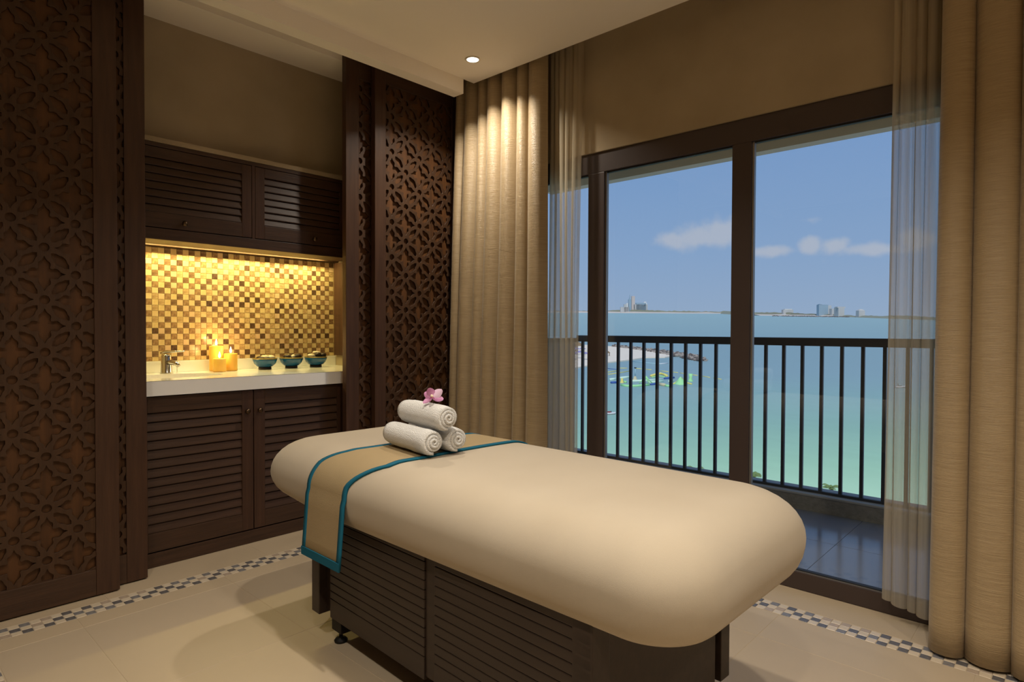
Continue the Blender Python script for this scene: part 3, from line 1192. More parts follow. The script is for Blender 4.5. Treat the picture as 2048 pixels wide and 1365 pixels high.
strip('cloth', lambda y: [lerp_tab(XL_T, y) + (lerp_tab(XR_T, y) - lerp_tab(XL_T, y)) * k / 10 for k in range(11)], 'runner_cloth', .0055, .0045)
strip('binding', lambda y: [lerp_tab(XL_T, y) - .002, lerp_tab(XL_T, y) + .021], 'teal_binding', .0072, .0066)
strip('binding', lambda y: [lerp_tab(XR_T, y) - .021, lerp_tab(XR_T, y) + .002], 'teal_binding', .0072, .0066)
bm = bmesh.new()
y_ = -B_ - .004 - .014 * (.61 - .372) / .2
a, b = lerp_tab(XL_T, -.45) - .002, lerp_tab(XR_T, -.45) + .002
add_box(bm, a, b, y_ - .0075, y_ - .001, .366 - .742, .396 - .742)
bm_obj('binding', bm, 'teal_binding', runner)

# towels ------------------------------------------------------------------


def towel(label, ca, cb, r, turns=3.6):
    ca, cb = Vector(ca), Vector(cb)
    ax = cb - ca
    Lh = ax.length
    mid = (ca + cb) / 2
    o_rz = math.atan2(ax.y, ax.x)
    bm = bmesh.new()
    rnd = random.Random(int(r * 1e5) + int(abs(ca.y) * 1000))
    n_ = int(turns * 26)
    nl = 14
    pitch = r * .92 / turns
    wob = [rnd.uniform(-.0012, .0012) for _ in range(8)]

    def P(k, l, inner):
        t = k / n_
        a = 2 * math.pi * turns * t + .94
        rr = r * .08 + (r - r * .08) * t
        f_ = l / nl
        u = 2 * f_ - 1
        rr *= 1 - .10 * (abs(u) ** 8)
        th = pitch * .86
        rr -= th if inner else 0
        rr += wob[(k // 13 + l // 3) % 8] * t
        xx = u * (Lh / 2 + .006 * (1 - t) * 0 + .004 * math.sin(5 * t)) + (0)
        return Vector((xx, max(rr, .001) * math.cos(a), max(rr, .001) * math.sin(a)))
    grid_o = [[bm.verts.new(P(k, l, False)) for l in range(nl + 1)] for k in range(n_ + 1)]
    grid_i = [[bm.verts.new(P(k, l, True)) for l in range(nl + 1)] for k in range(n_ + 1)]
    for k in range(n_):
        for l in range(nl):
            bm.faces.new((grid_o[k][l], grid_o[k + 1][l], grid_o[k + 1][l + 1], grid_o[k][l + 1]))
            bm.faces.new((grid_i[k][l], grid_i[k][l + 1], grid_i[k + 1][l + 1], grid_i[k + 1][l]))
        for l in (0, nl):
            bm.faces.new((grid_o[k][l], grid_i[k][l], grid_i[k + 1][l], grid_o[k + 1][l]))
    for l in range(nl):
        bm.faces.new((grid_o[n_][l], grid_i[n_][l], grid_i[n_][l + 1], grid_o[n_][l + 1]))
        bm.faces.new((grid_o[0][l], grid_o[0][l + 1], grid_i[0][l + 1], grid_i[0][l]))
    o = bm_obj('rolled_towel', bm, 'towel', None, True)
    o.location = mid
    o.rotation_euler = (0, 0, o_rz)
    tag(o, label, 'towel', 'rolled towels on the massage table')
    return o


ZTW = .752
towel('lower rolled white towel of the pile, nearer the hanging hem', (-1.975, 1.452, ZTW + .049), (-1.665, 1.406, ZTW + .049), .049)
towel('lower rolled white towel of the pile, further from the hanging hem', (-1.955, 1.552, ZTW + .049), (-1.650, 1.506, ZTW + .049), .049)
towel('rolled white towel on top of the pile, under the orchid', (-1.945, 1.498, ZTW + .1335), (-1.640, 1.452, ZTW + .1335), .049)

# orchid ------------------------------------------------------------------
orc = thing('orchid_flower', 'pink and white orchid bloom resting on the top towel', 'flower', (-1.735, 1.455, ZTW + .181))


def petal(direction, L_, W_, m, curl, name='petal', root=(0, 0, .022)):
    d = Vector(direction).normalized()
    s = d.cross(Vector((.62, -.72, .3))).normalized()
    n_ = s.cross(d).normalized()
    bm = bmesh.new()
    rows = []
    for i in range(9):
        f_ = i / 8
        w = W_ * math.sin(math.pi * min(1, .10 + .86 * f_)) ** .7
        row = []
        for j in range(7):
            v = j / 6 * 2 - 1
            p = Vector(root) + d * (L_ * f_) + s * (w * v) + n_ * (curl * f_ * f_ - .25 * w * v * v)
            row.append(p)
        rows.append(row)
    top = [[bm.verts.new(p + n_ * .0006) for p in r_] for r_ in rows]
    bot = [[bm.verts.new(p - n_ * .0006) for p in r_] for r_ in rows]
    for i in range(8):
        for j in range(6):
            bm.faces.new((top[i][j], top[i][j + 1], top[i + 1][j + 1], top[i + 1][j]))
            bm.faces.new((bot[i][j], bot[i + 1][j], bot[i + 1][j + 1], bot[i][j + 1]))
    return bm_obj(name, bm, m, orc, True)


petal((-.25, -.25, 1.0), .034, .016, 'petal', .010)
petal((-.75, -.45, .35), .032, .015, 'petal', .004)
petal((.60, .62, .55), .044, .016, 'petal_light', .004)
petal((.66, .60, -.22), .042, .013, 'petal', .002)
petal((-.62, -.55, -.62), .040, .010, 'petal', .006)
petal((.45, -.45, -.30), .022, .010, 'orchid_lip', .008, 'lip', (.004, -.004, .022))
bm = bmesh.new()
pebble(bm, (.008, -.008, .024), .006, .006, .008, 0, .4, 3)
bm_obj('column', bm, 'orchid_column', orc, True)

# ================================================================== CURTAINS


def drape(name, label, cat, folds, x_of, yc, z0, z1, m, depth, nz=26, thick=.004, group=None, seed=1, power=.8, hem=None):
    """folds: list of fold widths (relative). x_of(u, z) gives x; depth(u,z) scales fold depth"""
    rnd = random.Random(seed)
    tot = sum(folds)
    edges = [0]
    for f_ in folds:
        edges.append(edges[-1] + f_ / tot)
    cols = []
    per = 14
    for i in range(len(folds)):
        for k in range(per + (1 if i == len(folds) - 1 else 0)):
            f_ = k / per
            cols.append((edges[i] + (edges[i + 1] - edges[i]) * f_, i, f_))
    amp = [rnd.uniform(.75, 1.15) for _ in folds]
    sway = [rnd.uniform(-1, 1) for _ in range(len(folds) + 1)]
    bm = bmesh.new()
    grid = []
    for j in range(nz + 1):
        w = j / nz
        row = []
        for (u, i, f_) in cols:
            zz0 = z0 + (hem(u) if hem else 0)
            z = zz0 + (z1 - zz0) * w
            dsc = depth(u, w)
            y = yc - dsc * amp[i] * (math.sin(math.pi * f_) ** power) + .012 * math.sin(3.1 * w + 5 * u + seed)
            sw = (sway[i] * (1 - f_) + sway[i + 1] * f_) * .012 * math.sin(2.4 * w + i)
            lean = .35 * dsc * math.sin(2 * math.pi * f_)
            row.append(bm.verts.new((x_of(u, w) + sw - lean * .5, y, z)))
        grid.append(row)
    for a, b in zip(grid, grid[1:]):
        for k in range(len(a) - 1):
            bm.faces.new((a[k], a[k + 1], b[k + 1], b[k]))
    o = bm_obj(name, bm, m, None, True)
    if thick:
        md = o.modifiers.new('thickness', 'SOLIDIFY')
        md.thickness = thick
        md.offset = 1
    tag(o, label, cat, group)
    return o


def lp(a, b, t):
    return a + (b - a) * t


drape('curtain', 'gathered gold silk curtain beside the carved lattice panel', 'curtain', [.7, 1.2, .8, 1.1, 1.3, .8, 1.3],
      lambda u, w: lp(lp(-3.175, -3.135, min(1, w * 1.1)), -2.372 + .01 * w, u), 2.885, .012, 2.93, 'curtain_silk',
      lambda u, w: .125 - .045 * w, seed=3, power=1.7, group='gold silk curtains')
drape('curtain', 'gathered gold silk curtain hanging to the floor beside the balcony door', 'curtain', [1.0, 1.5, .75, 1.6, 1.2, 1.3, 1.],
      lambda u, w: lp(-.395 - .0 * w, .42, u), 2.855, .012, 2.93, 'curtain_silk',
      lambda u, w: .135 - .05 * w, seed=11, group='gold silk curtains')
drape('sheer_curtain', 'translucent sheer curtain strip next to the lattice panel curtain', 'sheer curtain', [1, .7, 1.2, .8, 1.],
      lambda u, w: lp(-2.40, -2.165 + .012 * w, u), 2.945, .03, 2.93, 'sheer', lambda u, w: .035, thick=0, seed=5, nz=14, group='sheer curtains')
drape('sheer_curtain', 'translucent sheer curtain strip with a raised hem by the floor mosaic', 'sheer curtain', [.8, 1.2, .7, 1.1, .9, 1.],
      lambda u, w: lp(-.592 + .012 * w, -.33, u), 2.945, .055, 2.93, 'sheer', lambda u, w: .04, thick=0, seed=8, nz=14, group='sheer curtains',
      hem=lambda u: .03 - .05 * u)

# ================================================================== CEILING LIGHTS


LAMP_COLOUR, LAMP_POWER, LAMP_SPREAD = (1, .90, .76), 11.0, 125   # every ceiling downlight is the same lamp


def lamp_light(name, loc, parent=None):
    l = bpy.data.lights.new(name, 'AREA')
    l.shape = 'DISK'
    l.size = .075
    l.energy = LAMP_POWER
    l.color = LAMP_COLOUR
    l.spread = R(LAMP_SPREAD)
    q = bpy.data.objects.new(name, l)
    COL.objects.link(q)
    q.parent = parent
    q.location = loc


pl = on_plane(945.5, 118.5, 2, ZC)
t = thing('ceiling_downlight', 'round recessed downlight shining in the ceiling corner by the curtain', 'downlight', (pl.x, pl.y, ZC))
lathe('trim_ring', [(.034, 0), (.044, 0), (.046, -.002), (.044, -.005), (.036, -.005), (.034, 0)], 'lamp_ring', t)
lathe('lens', [(0, -.0035), (.034, -.0035), (.034, -.001), (0, -.001)], 'lamp_lens', t)
lamp_light('downlight_lamp', (0, 0, -.008), t)
# the rest of the same ceiling's downlights, outside the picture, on the visible one's grid
n_ = 0
for dx, dy in ((1, -1), (2, -1), (3, -1), (1, -2), (2, -2), (3, -2)):
    n_ += 1
    lamp_light('ceiling_downlight_%d_offscreen' % n_, (pl.x + 1.3 * dx, pl.y + 1.3 * dy, ZC - .008))

# ================================================================== OUTSIDE: SEA, SHORE, SKYLINE
F2 = Vector((-math.sin(YAW), math.cos(YAW), 0))      # horizontal heading of the view out
R2 = Vector((math.cos(YAW), math.sin(YAW), 0))
SZ, SK = -15.0, .033                                  # water level under the building; the bay rises slightly to the far shore


def sea(px, py, lift=0.):
    d = ray(px, py)
    t = (SZ + lift - H) / (d.z - SK * d.dot(F2))
    return Vector((0, 0, H)) + d * t


def sea_z(p):
    return SZ + SK * Vector((p[0], p[1], 0)).dot(F2)


def px_m(p):
    return (Vector(p) - Vector((0, 0, H))).dot(fw) / F_PX      # metres covered by one pixel there


# sea surface with depth colours
def sea_material():
    m = bpy.data.materials.new('sea_water')
    m.use_nodes = True
    nt = m.node_tree
    p = nt.nodes['Principled BSDF']
    p.inputs['Roughness'].default_value = .45
    p.inputs['Specular IOR Level'].default_value = .12
    ge = nt.nodes.new('ShaderNodeNewGeometry')
    dt = nt.nodes.new('ShaderNodeVectorMath')
    dt.operation = 'DOT_PRODUCT'
    dt.inputs[1].default_value = F2
    nt.links.new(ge.outputs['Position'], dt.inputs[0])
    n1 = nt.nodes.new('ShaderNodeTexNoise')
    n1.inputs['Scale'].default_value = .012
    n1.inputs['Detail'].default_value = 5
    nt.links.new(ge.outputs['Position'], n1.inputs['Vector'])
    ma = nt.nodes.new('ShaderNodeMath')
    ma.operation = 'MULTIPLY_ADD'
    ma.inputs[1].default_value = .3
    ma.inputs[2].default_value = .85
    nt.links.new(n1.outputs[0], ma.inputs[0])
    dd = nt.nodes.new('ShaderNodeMath')
    dd.operation = 'MULTIPLY'
    nt.links.new(dt.outputs['Value'], dd.inputs[0])
    nt.links.new(ma.outputs[0], dd.inputs[1])
    iv = nt.nodes.new('ShaderNodeMath')
    iv.operation = 'DIVIDE'
    iv.inputs[0].default_value = 50.
    nt.links.new(dd.outputs[0], iv.inputs[1])
    r = nt.nodes.new('ShaderNodeValToRGB')
    nt.links.new(iv.outputs[0], r.inputs[0])
    stops = ((.012, (124, 160, 178)), (.05, (122, 156, 172)), (.17, (112, 145, 164)), (.32, (114, 147, 166)), (.46, (116, 156, 164)),
             (.62, (124, 168, 162)), (.80, (140, 186, 168)), (.95, (156, 200, 180)))
    e = r.color_ramp.elements
    k_ = SEA_K
    for q, (pos, c_) in enumerate(stops):
        if q < 2:
            ee = e[q]
            ee.position = pos
        else:
            ee = e.new(pos)
        l_ = lin(c_)
        ee.color = (l_[0] * k_[0], l_[1] * k_[1], l_[2] * k_[2], 1)
    # fine ripples
    mp = nt.nodes.new('ShaderNodeMapping')
    mp.inputs['Rotation'].default_value = (0, 0, -YAW)
    mp.inputs['Scale'].default_value = (.22, .6, .5)
    nt.links.new(ge.outputs['Position'], mp.inputs[0])
    n2 = nt.nodes.new('ShaderNodeTexNoise')
    n2.inputs['Scale'].default_value = .9
    n2.inputs['Detail'].default_value = 4
    nt.links.new(mp.outputs[0], n2.inputs['Vector'])
    mr_ = nt.nodes.new('ShaderNodeMapRange')
    mr_.inputs['To Min'].default_value = .93
    mr_.inputs['To Max'].default_value = 1.07
    nt.links.new(n2.outputs[0], mr_.inputs['Value'])
    vm = nt.nodes.new('ShaderNodeVectorMath')
    vm.operation = 'SCALE'
    nt.links.new(r.outputs[0], vm.inputs[0])
    nt.links.new(mr_.outputs[0], vm.inputs['Scale'])
    nt.links.new(vm.outputs[0], p.inputs['Base Color'])
    MATS['sea_water'] = m


SEA_K = (1.78, 1.50, 1.20)
sea_material()
far_base = [(700, 622), (1100, 625.5), (1210, 626.5), (1330, 627.3), (1460, 628), (1510, 631.5), (1600, 632.5), (1700, 634), (1770, 636.5), (1870, 640), (2300, 655)]


def base_py(px):
    for (a, b), (c_, d) in zip(far_base, far_base[1:]):
        if px <= c_:
            return b + (d - b) * (px - a) / (c_ - a)
    return far_base[-1][1]


bm = bmesh.new()
near_l = Vector((0, 0, 0)) + F2 * 12
v = []
pxs = list(range(500, 2400, 20))
rowf = [bm.verts.new(sea(px, base_py(px) - .6)) for px in pxs]
rown = []
for px in pxs:
    q = sea(px, 1250)
    rown.append(bm.verts.new(q))
for k in range(len(pxs) - 1):
    bm.faces.new((rown[k], rown[k + 1], rowf[k + 1], rowf[k]))
o = bm_obj('sea_surface', bm, 'sea_water')
struct(o, 'blue green sea shading to pale turquoise near the shore', 'sea')

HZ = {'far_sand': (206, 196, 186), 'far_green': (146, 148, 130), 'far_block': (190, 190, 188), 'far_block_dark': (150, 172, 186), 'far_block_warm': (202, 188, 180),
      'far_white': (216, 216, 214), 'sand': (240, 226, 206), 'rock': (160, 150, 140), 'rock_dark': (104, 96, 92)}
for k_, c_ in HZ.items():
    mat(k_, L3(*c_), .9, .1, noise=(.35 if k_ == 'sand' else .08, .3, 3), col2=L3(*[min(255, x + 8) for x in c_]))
for k_, c_ in {'float_green': (176, 240, 170), 'float_yellow': (240, 226, 130), 'float_blue': (66, 100, 170), 'float_mint': (222, 248, 226), 'float_cream': (214, 204, 168),
               'hull_white': (226, 228, 230), 'hull_dark': (44, 46, 52), 'seat_red': (140, 60, 66), 'umbrella_violet': (150, 146, 190), 'thatch': (150, 126, 96),
               'mast_blue': (170, 206, 214), 'palm_leaf': (122, 142, 84), 'palm_trunk': (120, 100, 76)}.items():
    mat(k_, L3(*c_), .6, .2)

# far shore: sand strip and low scrub behind it
bm = bmesh.new()
lo_, hi_ = [], []
rnd = random.Random(4)
for px in pxs:
    a = sea(px, base_py(px))
    s_ = px_m(a)
    lo_.append(bm.verts.new(a))
    hi_.append(bm.verts.new(a + F2 * 60 + Vector((0, 0, SK * 60 + s_ * (2.6 + rnd.uniform(-.6, .8))))))
for k in range(len(pxs) - 1):
    bm.faces.new((lo_[k], lo_[k + 1], hi_[k + 1], hi_[k]))
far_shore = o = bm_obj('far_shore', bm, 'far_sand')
struct(o, 'pale sand shoreline across the bay', 'shore')
bm = bmesh.new()
r0, r1, r2 = [], [], []
px = 500
while px < 2400:
    a = sea(px, base_py(px)) + F2 * 62
    s_ = px_m(a)
    h_ = s_ * (4.6 + 1.6 * math.sin(px * .021) + rnd.uniform(-.8, 1.0) + (1.2 if 1350 < px < 1480 else 0))
    r0.append(bm.verts.new(a))
    r1.append(bm.verts.new(a + Vector((0, 0, h_ + SK * 62))))
    r2.append(bm.verts.new(a + F2 * 120 + Vector((0, 0, h_ * .4))))
    px += 5
for k in range(len(r0) - 1):
    bm.faces.new((r0[k], r0[k + 1], r1[k + 1], r1[k]))
    bm.faces.new((r1[k], r1[k + 1], r2[k + 1], r2[k]))
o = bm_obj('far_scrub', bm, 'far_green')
struct(o, 'low hazy scrub line behind the far shore', 'shore')


def far_frame(px, back=30):
    a = sea(px, base_py(px)) + F2 * back
    a.z = sea_z(a)
    return a, px_m(a)


def block(bm, org, s_, px_c, px0, px1, py_top, depth=14, taper=1., py_bot=None, py_base=None):
    """box in the building's own frame: x to the right, y away, z up"""
    x0, x1 = (px0 - px_c) * s_, (px1 - px_c) * s_
    z1 = (py_base - py_top) * s_
    z0 = 0 if py_bot is None else (py_base - py_bot) * s_
    vs = add_box(bm, x0, x1, 0, depth, z0, z1)
    if taper != 1:
        xm, ym = (x0 + x1) / 2, depth / 2
        for v_ in vs:
            if v_.co.z > (z0 + z1) / 2:
                v_.co.x = xm + (v_.co.x - xm) * taper
                v_.co.y = ym + (v_.co.y - ym) * taper


def building(label, px_c, parts, back=75):
    org, s_ = far_frame(px_c, back)
    t = thing('distant_building', label, 'building', org, YAW, 'buildings across the bay')
    pb = base_py(px_c) - .3
    for (nm, a, b, top, m_, kw) in parts:
        bm = bmesh.new()
        block(bm, org, s_, px_c, a, b, top, py_base=pb, **kw)
        o = bm_obj(nm, bm, m_, t)
    return t, s_, pb


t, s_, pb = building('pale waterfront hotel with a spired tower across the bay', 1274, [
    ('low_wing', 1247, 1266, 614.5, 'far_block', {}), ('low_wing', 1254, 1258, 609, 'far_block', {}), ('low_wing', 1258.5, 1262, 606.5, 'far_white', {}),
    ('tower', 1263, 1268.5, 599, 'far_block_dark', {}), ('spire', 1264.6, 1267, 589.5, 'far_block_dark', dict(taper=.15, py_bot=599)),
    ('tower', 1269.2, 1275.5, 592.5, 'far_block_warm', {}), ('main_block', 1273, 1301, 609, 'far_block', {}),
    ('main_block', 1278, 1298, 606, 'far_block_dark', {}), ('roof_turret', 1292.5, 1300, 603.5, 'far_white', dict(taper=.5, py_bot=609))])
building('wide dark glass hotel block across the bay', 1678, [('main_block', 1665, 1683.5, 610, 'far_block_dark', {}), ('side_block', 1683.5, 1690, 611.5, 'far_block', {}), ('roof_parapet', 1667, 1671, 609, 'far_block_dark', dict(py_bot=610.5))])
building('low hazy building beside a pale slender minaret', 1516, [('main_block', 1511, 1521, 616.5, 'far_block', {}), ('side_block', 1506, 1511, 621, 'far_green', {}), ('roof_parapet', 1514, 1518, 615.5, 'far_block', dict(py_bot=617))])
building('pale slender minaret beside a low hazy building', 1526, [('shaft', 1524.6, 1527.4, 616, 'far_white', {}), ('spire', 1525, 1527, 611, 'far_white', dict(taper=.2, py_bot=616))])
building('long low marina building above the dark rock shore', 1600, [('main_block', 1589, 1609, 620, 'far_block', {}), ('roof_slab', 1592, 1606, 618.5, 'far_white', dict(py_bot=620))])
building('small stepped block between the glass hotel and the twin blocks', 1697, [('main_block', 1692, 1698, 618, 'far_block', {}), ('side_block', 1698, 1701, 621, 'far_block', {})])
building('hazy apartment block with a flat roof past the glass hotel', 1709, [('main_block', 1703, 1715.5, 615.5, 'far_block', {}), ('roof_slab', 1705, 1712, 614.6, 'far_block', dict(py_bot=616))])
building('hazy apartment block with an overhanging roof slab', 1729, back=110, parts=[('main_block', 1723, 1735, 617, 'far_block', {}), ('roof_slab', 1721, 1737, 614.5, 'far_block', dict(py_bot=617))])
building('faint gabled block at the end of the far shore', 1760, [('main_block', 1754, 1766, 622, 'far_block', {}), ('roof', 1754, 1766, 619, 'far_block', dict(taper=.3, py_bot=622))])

# dark rock shore in front of the marina
bm = bmesh.new()
for k in range(260):
    px = rnd.uniform(1545, 1698)
    a = sea(px, base_py(px) + rnd.uniform(.1, 1.3))
    pebble(bm, a, rnd.uniform(1., 3.), rnd.uniform(1., 3.), rnd.uniform(.8, 2.2), rnd.uniform(0, 3), 0, k)
o = bm_obj('shore_rocks', bm, 'rock_dark', far_shore)
o['kind'] = 'stuff'
o['label'] = 'dark tumbled rocks along the far marina shore'


def slab_on_sea(name, pts, m, h_, lift=.0):
    bm = bmesh.new()
    t_ = []
    b_ = []
    for (px, py) in pts:
        p = sea(px, py)
        t_.append(bm.verts.new(p + Vector((0, 0, h_))))
        b_.append(bm.verts.new(p - Vector((0, 0, .6))))
    bm.faces.new(t_)
    for k in range(len(t_)):
        bm.faces.new((t_[k], b_[k], b_[(k + 1) % len(t_)], t_[(k + 1) % len(t_)]))
    return bm_obj(name, bm, m)


sand = slab_on_sea('beach', [(1000, 760), (1110, 744), (1150, 738), (1180, 733), (1215, 727), (1258, 722), (1290, 717), (1330, 716.5), (1345, 714), (1330, 708),
                             (1275, 700), (1230, 695), (1180, 692), (1140, 690), (1000, 688)], 'sand', .35)
struct(sand, 'pale sandy spit reaching out from the hotel shore', 'beach')
bm = bmesh.new()
for k in range(420):
    f_ = rnd.random()
    px = 1225 + f_ * 188
    py = lp(694.5, 722, f_ ** 1.25)
    w_ = lp(1.5, 5, min(1, f_ * 1.4)) * (1 if f_ < .93 else .5)
    a = sea(px, py + rnd.uniform(-w_, w_ * .8))
    pebble(bm, a + Vector((0, 0, rnd.uniform(0, .5))), rnd.uniform(.35, .8), rnd.uniform(.35, .8), rnd.uniform(.3, .7), rnd.uniform(0, 3), 0, k)
for f in bm.faces:
    f.material_index = 0
o = bm_obj('breakwater', bm, 'rock')
o.data.materials.append(MATS['rock_dark'])
for p in o.data.polygons:
    p.material_index = 1 if ((p.index // 80) * 7919) % 5 < 2 else 0
tag(o, 'heap of grey rocks forming the breakwater off the beach', 'rocks', kind='stuff')


def sea_tube(bm, pxpts, r_px, lift=.6):
    pts = [sea(*q) for q in pxpts]
    r_ = r_px * px_m(pts[0])
    add_tube(bm, [p + Vector((0, 0, r_ * lift)) for p in pts], r_, 10)


def sea_thing(name, label, cat, m, fn, group=None, loc=None):
    bm = bmesh.new()
    fn(bm)
    o = bm_obj(name, bm, m, None, True)
    c_ = sum((v_.co for v_ in o.data.vertices), Vector()) / len(o.data.vertices)
    c_.z = min(v_.co.z for v_ in o.data.vertices)
    o.data.transform(Matrix.Translation(-c_))
    o.location = c_
    tag(o, label, cat, group)
    return o


def child_of(par, name, m, fn):
    bm = bmesh.new()
    fn(bm)
    o = bm_obj(name, bm, m, par, True)
    o.data.transform(Matrix.Translation(-par.location))
    return o


# boom of yellow floats
boom = [(1240, 737.3, 1254, 737.4), (1270, 737.8, 1283, 738.6), (1291, 739.4, 1303, 740.6), (1321, 742.6, 1337, 744.4), (1345, 745, 1356, 746.4), (1360, 746.8, 1371, 748.6), (1381, 750.2, 1395, 752), (1405, 753.2, 1420, 756), (1427, 757, 1443, 759.8)]
for q, (a, b, c_, d) in enumerate(boom):
    sea_thing('boom_float', 'yellow float of the boom line ringing the water park', 'float', 'float_yellow', lambda bm: sea_tube(bm, [(a, b), ((a + c_) / 2, (b + d) / 2), (c_, d)], .75), 'yellow boom floats')
for nm, pts in (('long yellow float arm angled towards the beach', [(1206, 747), (1222, 744.5), (1236, 742)]), ('long yellow float arm beside the first one, nearer the slides', [(1217, 750), (1240, 746.5), (1260, 743)])):
    sea_thing('float_arm', nm, 'float', 'float_yellow', lambda bm: sea_tube(bm, pts, .9), 'yellow float arms')
sea_thing('float_arm', 'thin blue float line behind the yellow float arms', 'float', 'float_blue', lambda bm: sea_tube(bm, [(1216, 738), (1226, 739), (1236, 740)], .7))
# white pontoon
po = sea_thing('pontoon', 'white floating pontoon jetty off the sandy spit', 'pontoon', 'mast_blue', lambda bm: sea_tube(bm, [(1266, 724), (1290, 726.5), (1320, 729.5)], 1.0))
child_of(po, 'pontoon_head', 'hull_white', lambda bm: sea_tube(bm, [(1318, 729.3), (1336, 727.5)], 1.2))
# water park
wp = 'inflatables of the floating water park'
for lab, m_, pts, r_ in (('pale green inflatable runway at the back of the water park', 'float_mint', [(1241, 758), (1262, 755.5)], 1.6),
                         ('long pale green inflatable walkway through the middle of the water park', 'float_mint', [(1262, 764), (1290, 763), (1324, 760.5)], 1.5),
                         ('green inflatable walkway along the open water side', 'float_green', [(1243, 772), (1254, 774), (1272, 774), (1298, 771.5)], 1.7),
                         ('short blue inflatable block at the beach end of the water park', 'float_blue', [(1222, 767.5), (1234, 767)], 1.7),
                         ('blue inflatable link between walkway and beige roller', 'float_blue', [(1301.5, 771), (1316, 769)], 1.5),
                         ('blue inflatable beam beside the pyramid', 'float_blue', [(1329, 759), (1348, 757)], 1.4),
                         ('mint inflatable beam reaching out to the pyramid', 'float_mint', [(1337, 764.5), (1346.5, 763.5)], 1.2),
                         ('small mint inflatable pad at the beach end', 'float_mint', [(1220, 761), (1232, 759.5)], 1.6),
                         ('pale inflatable balance beam in front of the hump', 'float_mint', [(1296, 766.5), (1326, 764)], 1.5)):
    sea_thing('inflatable', lab, 'inflatable', m_, lambda bm: sea_tube(bm, pts, r_ * 1.55, .55), wp)


def cone_on(px, py, rad_px, h_px, seg=4, rot=.4, top=.08):
    def fn(bm):
        c_ = sea(px, py)
        s_ = px_m(c_)
        add_lathe(bm, [(rad_px * s_, -.1), (rad_px * s_ * .55, h_px * s_ * .45), (rad_px * s_ * top, h_px * s_), (0, h_px * s_)], seg, c_)
        bmesh.ops.rotate(bm, verts=bm.verts[:], cent=c_, matrix=Matrix.Rotation(rot, 3, 'Z'))
    return fn


t = sea_thing('inflatable', 'green pyramid inflatable with yellow flares at the outer end', 'inflatable', 'float_green', cone_on(1361, 769, 13, 15), wp)
child_of(t, 'flare', 'float_yellow', lambda bm: sea_tube(bm, [(1347, 769), (1353, 765), (1361, 757)], 1.4))
child_of(t, 'flare', 'float_yellow', lambda bm: sea_tube(bm, [(1363, 757), (1372, 767), (1383, 769.5)], 1.5))
sea_thing('inflatable', 'tall mint inflatable wall beside the pyramid', 'inflatable', 'float_green', cone_on(1381, 763, 5.5, 15, 5, .2, .8), wp)
t = sea_thing('inflatable', 'yellow green hump slide at the back of the water park', 'inflatable', 'float_yellow', lambda bm: sea_tube(bm, [(1302, 754), (1312, 751), (1321, 749), (1328, 751), (1334, 754)], 2.6), wp)
child_of(t, 'slide_lane', 'float_green', lambda bm: sea_tube(bm, [(1304, 756), (1316, 753.5), (1330, 755)], 1.3))


def tripod(bm):
    a = sea(1292, 768)
    s_ = px_m(a)
    for dx, dy in ((-14, 3), (12, 2), (-4, 5), (5, 5)):
        add_tube(bm, [a + R2 * (dx * s_) - F2 * (dy * s_) + Vector((0, 0, .2)), a + R2 * (dx * .35 * s_) + Vector((0, 0, 9 * s_)), a + Vector((0, 0, 15 * s_))], 1.1 * s_, 8)


sea_thing('inflatable', 'green four legged inflatable climbing frame in the water park', 'inflatable', 'float_green', tripod, wp)
t = sea_thing('inflatable', 'beige inflatable roller with green end floats', 'inflatable', 'float_cream', lambda bm: sea_tube(bm, [(1319, 771), (1330, 773)], 3.4), wp)
child_of(t, 'end_float', 'float_green', lambda bm: sea_tube(bm, [(1331, 773), (1338, 774)], 2.4))
t = sea_thing('inflatable', 'yellow inflatable ramp at the beach end of the water park', 'inflatable', 'float_yellow', cone_on(1244, 766, 5, 9, 4, .7, .4), wp)
child_of(t, 'ramp_side', 'float_green', lambda bm: sea_tube(bm, [(1247, 765), (1252, 766)], 2.2))
t = sea_thing('inflatable', 'grey green inflatable wedge behind the climbing frame', 'inflatable', 'float_cream', cone_on(1270, 761, 7, 8, 4, .2, .3), wp)


def mast(bm):
    a = sea(1270.5, 752)
    s_ = px_m(a)
    add_tube(bm, [a, a + Vector((0, 0, 15 * s_))], .7 * s_, 8)


t = sea_thing('lookout_mast', 'pale blue lookout mast rising from the water park', 'mast', 'mast_blue', mast)
a_ = sea(1270.5, 752)
s__ = px_m(a_)
child_of(t, 'mast_cap', 'hull_dark', lambda bm: add_box(bm, a_.x - 1.9 * s__, a_.x + 1.9 * s__, a_.y - 1.4 * s__, a_.y + 1.4 * s__, a_.z + 15 * s__, a_.z + 16.8 * s__))


# boats
def hull(bm, c_, head, Lb, Wb, Hb, z0=-.2):
    n_ = 9
    side = Vector((-head.y, head.x, 0))
    rows = []
    for k in range(n_):
        f_ = k / (n_ - 1)
        w = Wb / 2 * (1 if f_ < .55 else math.cos((f_ - .55) / .45 * math.pi / 2) ** .8 + .02)
        p = c_ + head * (Lb * (f_ - .5))
        rise = Hb * (1 + .35 * f_ * f_)
        rows.append([p + side * (w * .55) + Vector((0, 0, z0)), p + side * w + Vector((0, 0, rise)), p - side * w + Vector((0, 0, rise)), p - side * (w * .55) + Vector((0, 0, z0))])
    vs = [[bm.verts.new(q) for q in r_] for r_ in rows]
    for a, b in zip(vs, vs[1:]):
        for k in range(4):
            bm.faces.new((a[k], a[(k + 1) % 4], b[(k + 1) % 4], b[k]))
    bm.faces.new(vs[0])
    bm.faces.new(vs[-1][::-1])


